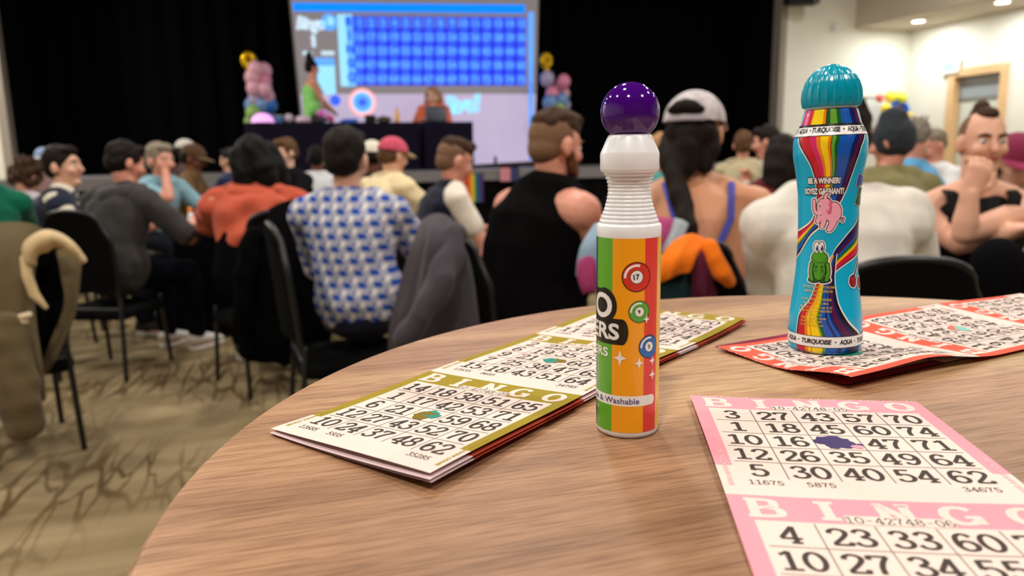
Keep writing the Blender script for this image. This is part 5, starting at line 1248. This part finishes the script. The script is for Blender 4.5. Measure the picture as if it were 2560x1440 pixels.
pj('sky_panel', 'sky', [[(1486, 560, 2.14), (1520, 552, 2.12), (1550, 550, 2.10)], [(1452, 620, 2.10), (1500, 610, 2.07), (1552, 612, 2.06)], [(1442, 690, 2.10), (1500, 690, 2.07), (1556, 680, 2.06)]], amp=.006)
pj('magenta_cuff', 'magenta', [[(1446, 650, 2.08), (1470, 640, 2.06), (1490, 645, 2.07)], [(1444, 690, 2.08), (1468, 685, 2.06), (1492, 690, 2.07)], [(1460, 735, 2.08), (1476, 730, 2.07), (1494, 735, 2.08)]], amp=.003)
mb = MB(); mb.loft([at(1772, 620, 2.00), at(1790, 650, 1.98), at(1806, 680, 1.98), at(1822, 704, 2.00)], [.026, .026, .024, .018], n=14)
world_parent(volume('sleeve', mb, CL['orange'], None, .006, 3, (.003, 12)), J)

# ------------------------------------------------------------------ small things on the hall tables
capc = dict(purple=(70, 20, 120), blue=(20, 70, 190), red=(200, 30, 40), green=(40, 150, 60), orange=(240, 130, 20))
first_d = None
def small_dauber(x, y, z, col, label):
    e = empty('bingo_dauber', (x, y, z), 0, label, 'ink dauber', 'daubers on the hall tables')
    MB().lathe([(.0001, 0), (.019, 0), (.02, .004), (.02, .07), (.015, .085), (.014, .1), (.0001, .1)], 16).build('bottle_body', plw, e)
    MB().lathe([(.0001, .1), (.015, .1), (.017, .115), (.013, .13), (.0001, .135)], 16).build('cap', mat('dauber cap '+col, capc[col], .3), e)
    return e
dcol = list(capc)
k = 0
for Tn, tt, cols in ((T1, 'on the table by the charcoal jacket', ('purple', 'orange', 'blue')), (T3, 'on the table before the black tank top', ('blue', 'orange')), (T5, 'on the table by the burgundy top', ('red', 'purple'))):
    for i, c in enumerate(cols):
        a = 2.2+i*.5+k; small_dauber(Tn.x+.2*math.cos(a), Tn.y+.2*math.sin(a), .746, c, 'white bingo dauber with %s cap standing %s' % (c, tt)); k += 1
for Tn, tt in ((T1, 'the table by the charcoal jacket'), (T4, 'the table before the white sweater'), (T5, 'the table by the burgundy top')):
    for i in range(3):
        a = i*2.1+.5+Tn.x; P_ = V((Tn.x+.2*math.cos(a), Tn.y+.2*math.sin(a), .7472+.0022*i))
        o = MB().box((0, 0, 0), (.11, .30, .002)).build('bingo_sheet', paper, None, smooth=False, loc=P_); o.rotation_euler = (0, 0, a)
        tag(o, 'pale bingo sheets lying on '+tt, 'bingo card', 'bingo sheets on '+tt)
cup = empty('drink_cup', (T3.x+.36, T3.y-.10, .746), 0, 'clear cup of amber drink on the table between the bare back and white sweater', 'cup')
MB().lathe([(.028, 0), (.038, .11), (.036, .11), (.026, .004), (.0001, .004), (.0001, 0)], 20, caps=(False, False)).build('cup_wall', mat('cup plastic', (220, 214, 205), .3), cup)
MB().lathe([(.0001, .006), (.026, .006), (.033, .08), (.0001, .08)], 20).build('drink', mat('amber drink', (150, 84, 20), .2), cup)

# ------------------------------------------------------------------ stage furniture
TBZ = STZ+.745
stc = mat('navy black table drape', (22, 17, 36), .85, .1)
for i, (xa, xb, ya, yb, lb) in enumerate(((-.60, 1.97, 11.75, 12.25, 'long table with dark floor-length drape on the left of the stage'), (2.05, 2.82, 11.7, 12.25, 'short table with dark floor-length drape under the laptop'))):
    e = empty('draped_table', ((xa+xb)/2, (ya+yb)/2, STZ), 0, lb, 'table', 'stage tables')
    w, dd = (xb-xa)/2, (yb-ya)/2
    MB().box((0, 0, .73), (w*2-.02, dd*2-.02, .02)).build('tabletop', mat('plywood', (150, 120, 90)), e, smooth=False)
    for sx in (-1, 1):
        for sy in (-1, 1): MB().lathe([(.0001, 0), (.015, 0), (.015, .72), (.0001, .72)], 12, c=(sx*(w-.08), sy*(dd-.08), 0)).build('leg', frame_m, e, auto=40)
    R = []
    per = [(-w+2*w*k/40, -dd) for k in range(40)]+[(w, -dd+2*dd*k/14) for k in range(14)]+[(w-2*w*k/40, dd) for k in range(40)]+[(-w, dd-2*dd*k/14) for k in range(14)]
    for z, g in ((.745, 0), (.735, .006), (.4, .012), (.01, .02)):
        R.append([V((x*(1+g)+.012*g*50*math.sin(j*1.7)*(z < .7), y*(1+g)+.012*g*50*math.sin(j*1.3)*(z < .7), z)) for j, (x, y) in enumerate(per)])
    MB().rings(R, caps=(True, False)).build('drape', stc, e)
def on_stage(px, Y=12.0): 
    p = at_y(px, 307, Y); return V((p.x, Y, TBZ+.001))
lp = empty('laptop', on_stage(1083, 11.98), math.radians(12), 'grey laptop open on the short stage table', 'laptop')
MB().rbox((0, 0, .01), (.36, .25, .018), .012).build('keyboard_base', mat('laptop grey', (70, 72, 84), .4), lp)
MB().rbox((0, -.13, .135), (.36, .24, .012), .012, M=Matrix.Rotation(math.radians(80), 3, 'X')).build('screen_lid', mat('laptop lid', (62, 66, 86), .4), lp)
def prop(name, px, label, cat, parts, Y=11.97):
    e = empty(name, on_stage(px, Y), 0, label, cat)
    for nm, mb_, m_ in parts: mb_.build(nm, m_, e)
dome = [(.17*math.cos(math.radians(a)), .14*math.sin(math.radians(a))+.01) for a in range(0, 90, 6)]+[(.0001, .15)]
prop('dome_lamp', 657, 'pale pink glowing dome at the left end of the stage table', 'lamp', [('shade', MB().lathe([(.0001, .01), (.17, .01)]+dome, 24), mat('pink glow', (246, 176, 250), .5, emit=.7)), ('base', MB().lathe([(.0001, 0), (.12, 0), (.12, .012), (.0001, .012)], 24), frame_m)])
prop('gift_box', 698, 'small blue box beside the pink dome', 'box', [('box_body', MB().rbox((0, 0, .05), (.12, .10, .10), .01), mat('box blue', (70, 110, 170), .6)), ('lid', MB().rbox((0, 0, .105), (.13, .11, .02), .01), mat('box lid', (150, 170, 170), .6))])
prop('paper_ball', 723, 'pale round object on the stage table left of the performer', 'decoration', [('ball', MB().ball((0, 0, .07), .07), mat('pale ball', (206, 186, 206), .6)), ('base', MB().lathe([(.0001, 0), (.04, 0), (.03, .012), (.0001, .012)], 16), frame_m)])
prop('stacked_plates', 758, 'low pale pink stack on the stage table', 'stack', [('stack', MB().lathe([(.0001, 0), (.10, 0), (.12, .03), (.10, .09), (.05, .11), (.0001, .11)], 20), mat('pale pink ware', (220, 188, 214), .5)), ('rim', MB().lathe([(.118, .03), (.126, .034), (.12, .04)], 20, caps=(False, False)), mat('ware rim', (236, 210, 226), .4))])
prop('flower_bunch', 812, 'bunch of pink flowers on the stage table below the green dress', 'flowers', [('bloom', MB().ball((-.05, 0, .14), .06), mat('bloom pink', (226, 110, 200), .7)), ('bloom', MB().ball((.03, .0, .11), .065), mat('bloom pale', (226, 150, 226), .7)), ('bloom', MB().ball((.09, 0, .062), .055), mat('bloom rose', (220, 70, 120), .7)), ('wrap', MB().loft([(-.09, 0, .045), (.0, 0, .06)], [.03, .05]), mat('bouquet wrap', (60, 56, 74), .7))])
prop('equipment_case', 785, 'dark grey case on the stage table behind the flowers', 'case', [('case_body', MB().rbox((.04, .12, .07), (.16, .12, .14), .015), mat('case dark', (44, 40, 52), .6)), ('handle', MB().loft([(-.05, .12, .14), (-.05, .12, .165), (.05, .12, .165), (.05, .12, .14)], [.008]*4, n=8), frame_m)])
prop('blue_tray', 873, 'flat blue tray on the stage table', 'tray', [('tray', MB().rbox((0, 0, .025), (.26, .16, .05), .02), mat('tray blue', (50, 100, 220), .5)), ('contents', MB().rbox((.02, 0, .056), (.18, .11, .02), .01), mat('tray pale', (150, 160, 230), .6))])
prop('speaker_box', 926, 'small black box standing on the stage table', 'box', [('box_body', MB().rbox((0, 0, .06), (.16, .12, .12), .01), mat('box black', (20, 17, 26), .5)), ('grille', MB().rbox((0, -.062, .06), (.13, .006, .09), .002), mat('grille black', (10, 10, 12), .8))])
prop('canvas_bag', 960, 'olive bag slumped on the stage table', 'bag', [('bag_body', MB().ball((0, 0, .05), (.13, .09, .05)), mat('bag olive', (92, 88, 50), .8)), ('strap', MB().loft([(-.08, -.05, .06), (-.03, -.08, .10), (.04, -.08, .08)], [.008]*3, n=8), mat('bag strap', (50, 46, 30), .8))])
prop('drink_bottle', 993, 'orange drink bottle on the stage table', 'bottle', [('bottle_body', MB().lathe([(.0001, 0), (.04, 0), (.042, .01), (.042, .15), (.018, .19), (.018, .205), (.0001, .205)], 20), mat('bottle orange', (252, 190, 110), .3)), ('cap', MB().lathe([(.0001, .205), (.02, .205), (.02, .23), (.0001, .23)], 16), mat('bottle cap orange', (240, 150, 110), .5))])
# balloon columns either side of the screen
BM = {k: mat('balloon '+k, c, .3, .5) for k, c in dict(pink=(226, 168, 186), rose=(224, 138, 170), lilac=(176, 166, 206), blue=(110, 150, 206), deep=(40, 104, 190), green=(140, 178, 96), gold=(206, 168, 20)).items()}
def column(px, Y, ys, label, gold):
    base = at_y(px, 380, Y); e = empty('balloon_column', (base.x, Y, STZ), 0, label, 'balloon column', 'balloon columns')
    MB().lathe([(.0001, 0), (.2, 0), (.2, .02), (.015, .03), (.015, 1.7), (.0001, 1.7)], 16).build('pole', frame_m, e, auto=40)
    for x, y, col, r in ys:
        p = at_y(x, y, Y); q = V((p.x-base.x, -.05+.1*((x*7+y) % 3-1), p.z-STZ))
        mb = MB(); mb.ball(q, (r, r, r*1.12), 18); mb.lathe([(.004, -.02), (.014, -.02), (.006, 0), (.0001, .0)], 10, c=q+V((0, 0, -r*1.12))); mb.build('balloon', BM[col], e)
    gx, gy = gold; p = at_y(gx, gy, Y); q = V((p.x-base.x, -.05, p.z-STZ))
    mb = MB(); mb.loft([q+V((.07*math.cos(a), .02, .09*math.sin(a))) for a in [2*PI*k/20 for k in range(21)]], [.055]*21, n=12, dome=False); mb.build('number_balloon', mat('gold foil', (220, 176, 20), .2, metal=.8), e)
    MB().loft([q+V((.0, 0, -.15)), V(((q.x*.3), 0, q.z-.35))], [.05, .03], n=10).build('foil_tail', mat('gold foil', (220, 176, 20)), e)
column(650, 12.75, [(640, 176, 'pink', .12), (660, 176, 'pink', .12), (632, 196, 'pink', .12), (660, 202, 'rose', .12), (636, 222, 'pink', .12), (662, 226, 'pink', .12), (640, 246, 'lilac', .12), (668, 242, 'pink', .12), (628, 262, 'blue', .11), (654, 262, 'blue', .13), (676, 264, 'deep', .11), (634, 284, 'green', .12), (664, 286, 'blue', .12), (628, 306, 'green', .11), (650, 306, 'green', .11), (640, 330, 'green', .11), (660, 332, 'blue', .11), (640, 356, 'green', .11)], 'balloon column with gold balloon on top, left of the screen', (622, 152))
column(1384, 13.0, [(1366, 198, 'lilac', .13), (1402, 206, 'rose', .12), (1396, 220, 'rose', .12), (1378, 234, 'rose', .12), (1412, 234, 'pink', .11), (1368, 258, 'blue', .13), (1398, 252, 'blue', .12), (1414, 262, 'lilac', .11), (1390, 272, 'green', .12), (1372, 290, 'blue', .12), (1404, 292, 'green', .12), (1388, 312, 'green', .12), (1376, 334, 'blue', .11), (1402, 336, 'green', .11), (1388, 358, 'green', .11), (1386, 384, 'blue', .11)], 'balloon column with gold balloon on top, right of the screen', (1364, 152))
# flag and poster on the front of the stage
f = at_y(1185, 472, 10.98); fl = empty('pride_flag', (f.x, 10.96, f.z), 0, 'small rainbow flag hanging on the front of the stage', 'flag')
mb = MB(); cols = [(214, 50, 30), (236, 120, 20), (232, 196, 40), (40, 130, 80), (40, 70, 150), (70, 40, 90)]
fm_ = [mat('flag %d %d %d' % c, c, .8) for c in cols]
for i in range(6): mb.rings([[V((-.14+.047*(i+a/3), -.006+.008*math.sin((i+a/3)*2.2)-.004*b, -.20+.42*t)) for a in range(4)] for b, t in ((0, 0), (0, 1))], i, closed=False)
mb.build('flag_cloth', fm_, fl); MB().loft([(-.16, 0, .225), (.16, 0, .225)], [.006, .006], n=8).build('hanging_rod', frame_m, fl)
f = at_y(1272, 436, 10.98); pt = empty('poster', (f.x, 10.97, f.z), 0, 'small pink and blue poster on the edge of the stage', 'poster')
MB().box((-.06, 0, 0), (.16, .008, .20)).build('pink_half', mat('poster pink', (214, 140, 150)), pt, smooth=False); MB().box((.08, 0, 0), (.12, .008, .20)).build('blue_half', mat('poster blue', (50, 56, 110)), pt, smooth=False); MB().box((.01, .006, 0), (.30, .006, .22)).build('frame', frame_m, pt, smooth=False)

# ------------------------------------------------------------------ far right corner
sp_ = empty('loudspeaker', at_y(2004, 6, 12.6), math.radians(-14), 'black loudspeaker hung high on the far wall', 'loudspeaker')
MB().rbox((0, 0, .12), (.62, .30, .34), .06).build('cabinet', mat('speaker black', (10, 10, 11), .6), sp_); MB().rbox((0, -.152, .12), (.54, .012, .28), .004).build('grille', mat('grille black', (10, 10, 12)), sp_)
MB().loft([(.1, .15, .14), (.1, .40, .16)], [.02, .02], n=10).build('bracket', frame_m, sp_); MB().rbox((.20, -.16, -.02), (.03, .02, .12), .004).build('badge_strip', mat('strip grey', (120, 118, 116)), sp_)
s_ = empty('wall_sensor', at_y(2086, 68, 12.97), 0, 'small white dome sensor on the far wall beside the soffit', 'sensor')
MB().ball((0, -.03, 0), (.07, .06, .08)).build('dome', mat('sensor white', (226, 222, 216), .4), s_); MB().rbox((0, .012, 0), (.14, .03, .17), .02).build('mount', mat('sensor white', (226, 222, 216)), s_)
def at_x(px, py, X): d = ray(px, py); return CAM+d*(X/d.x)
p = at_x(2376, 166, XR-.06); ex = empty('exit_sign', p, 0, 'white exit sign with green letters above the doorway', 'sign')
MB().span((-.02, -.20, -.13), (.05, .20, .13)).build('housing', mat('sign white', (232, 236, 232), .4), ex, smooth=False)
PP_ = Print(); PP_.text('EXIT', 0, -.075, .15, 0, 1, align='c', bold=.03, w=.30)
PP_.build('letters', [mat('exit green', (40, 220, 170), emit=1.2)], lambda x, y, l: (-.0225, -x, y), ex)
p = at_y(2228, 268, 12.9)
pn = empty('display_board', at_y(2206, 282, 12.985), 0, 'pale board with thin dark frame on the far wall behind the rainbow balloon', 'board')
MB().box((0, 0, 0), (.92, .02, .62)).build('panel', mat('board pale', (214, 214, 208), .5), pn, smooth=False)
mb = MB(); mb.box((0, -.008, .31), (.95, .03, .02)); mb.box((0, -.008, -.31), (.95, .03, .02)); mb.box((-.465, -.008, 0), (.02, .03, .62)); mb.box((.465, -.008, 0), (.02, .03, .62)); mb.build('board_frame', mat('board frame dark', (70, 66, 60), .5), pn, smooth=False)
rb = empty('rainbow_balloons', (p.x, 12.6, 0), 0, 'cluster of rainbow, yellow and red foil balloons in the far right corner', 'balloons')
zc = at_y(2240, 280, 12.6).z; xc = at_y(2240, 280, 12.6).x-p.x
for r, col, w in ((.24, (10, 110, 226), .055), (.15, (120, 40, 130), .035), (.09, (214, 30, 70), .035)):
    MB().loft([(xc+r*math.cos(a), -.05, zc-.06+r*1.05*math.sin(a)) for a in [PI*k/16-.25 for k in range(19)]], [w]*19, side=(0, 1, 0), n=12).build('arch', mat('foil %d %d %d' % col, col, .25, metal=.2), rb)
for x, y, r, col in ((2206, 274, .12, (255, 214, 0)), (2216, 243, .12, (255, 232, 60)), (2190, 246, .09, (246, 110, 100)), (2246, 246, .11, (214, 222, 60)), (2264, 290, .08, (224, 196, 60)), (2232, 240, .10, (240, 240, 90))):
    q = at_y(x, y, 12.6); MB().ball((q.x-p.x, -.1, q.z), (r, r*.7, r), 16).build('balloon', mat('foil %d %d %d' % col, col, .25), rb)
MB().loft([(xc, -.05, zc-.25), (xc-.1, 0, .9), (xc-.05, 0, .08)], [.004, .004, .004], n=6).build('string', mat('string silver', (200, 200, 200)), rb)
MB().lathe([(.0001, 0), (.08, 0), (.06, .1), (.0001, .1)], 14, c=(xc-.05, 0, 0)).build('weight', mat('weight grey', (120, 120, 120)), rb)
bake_all()
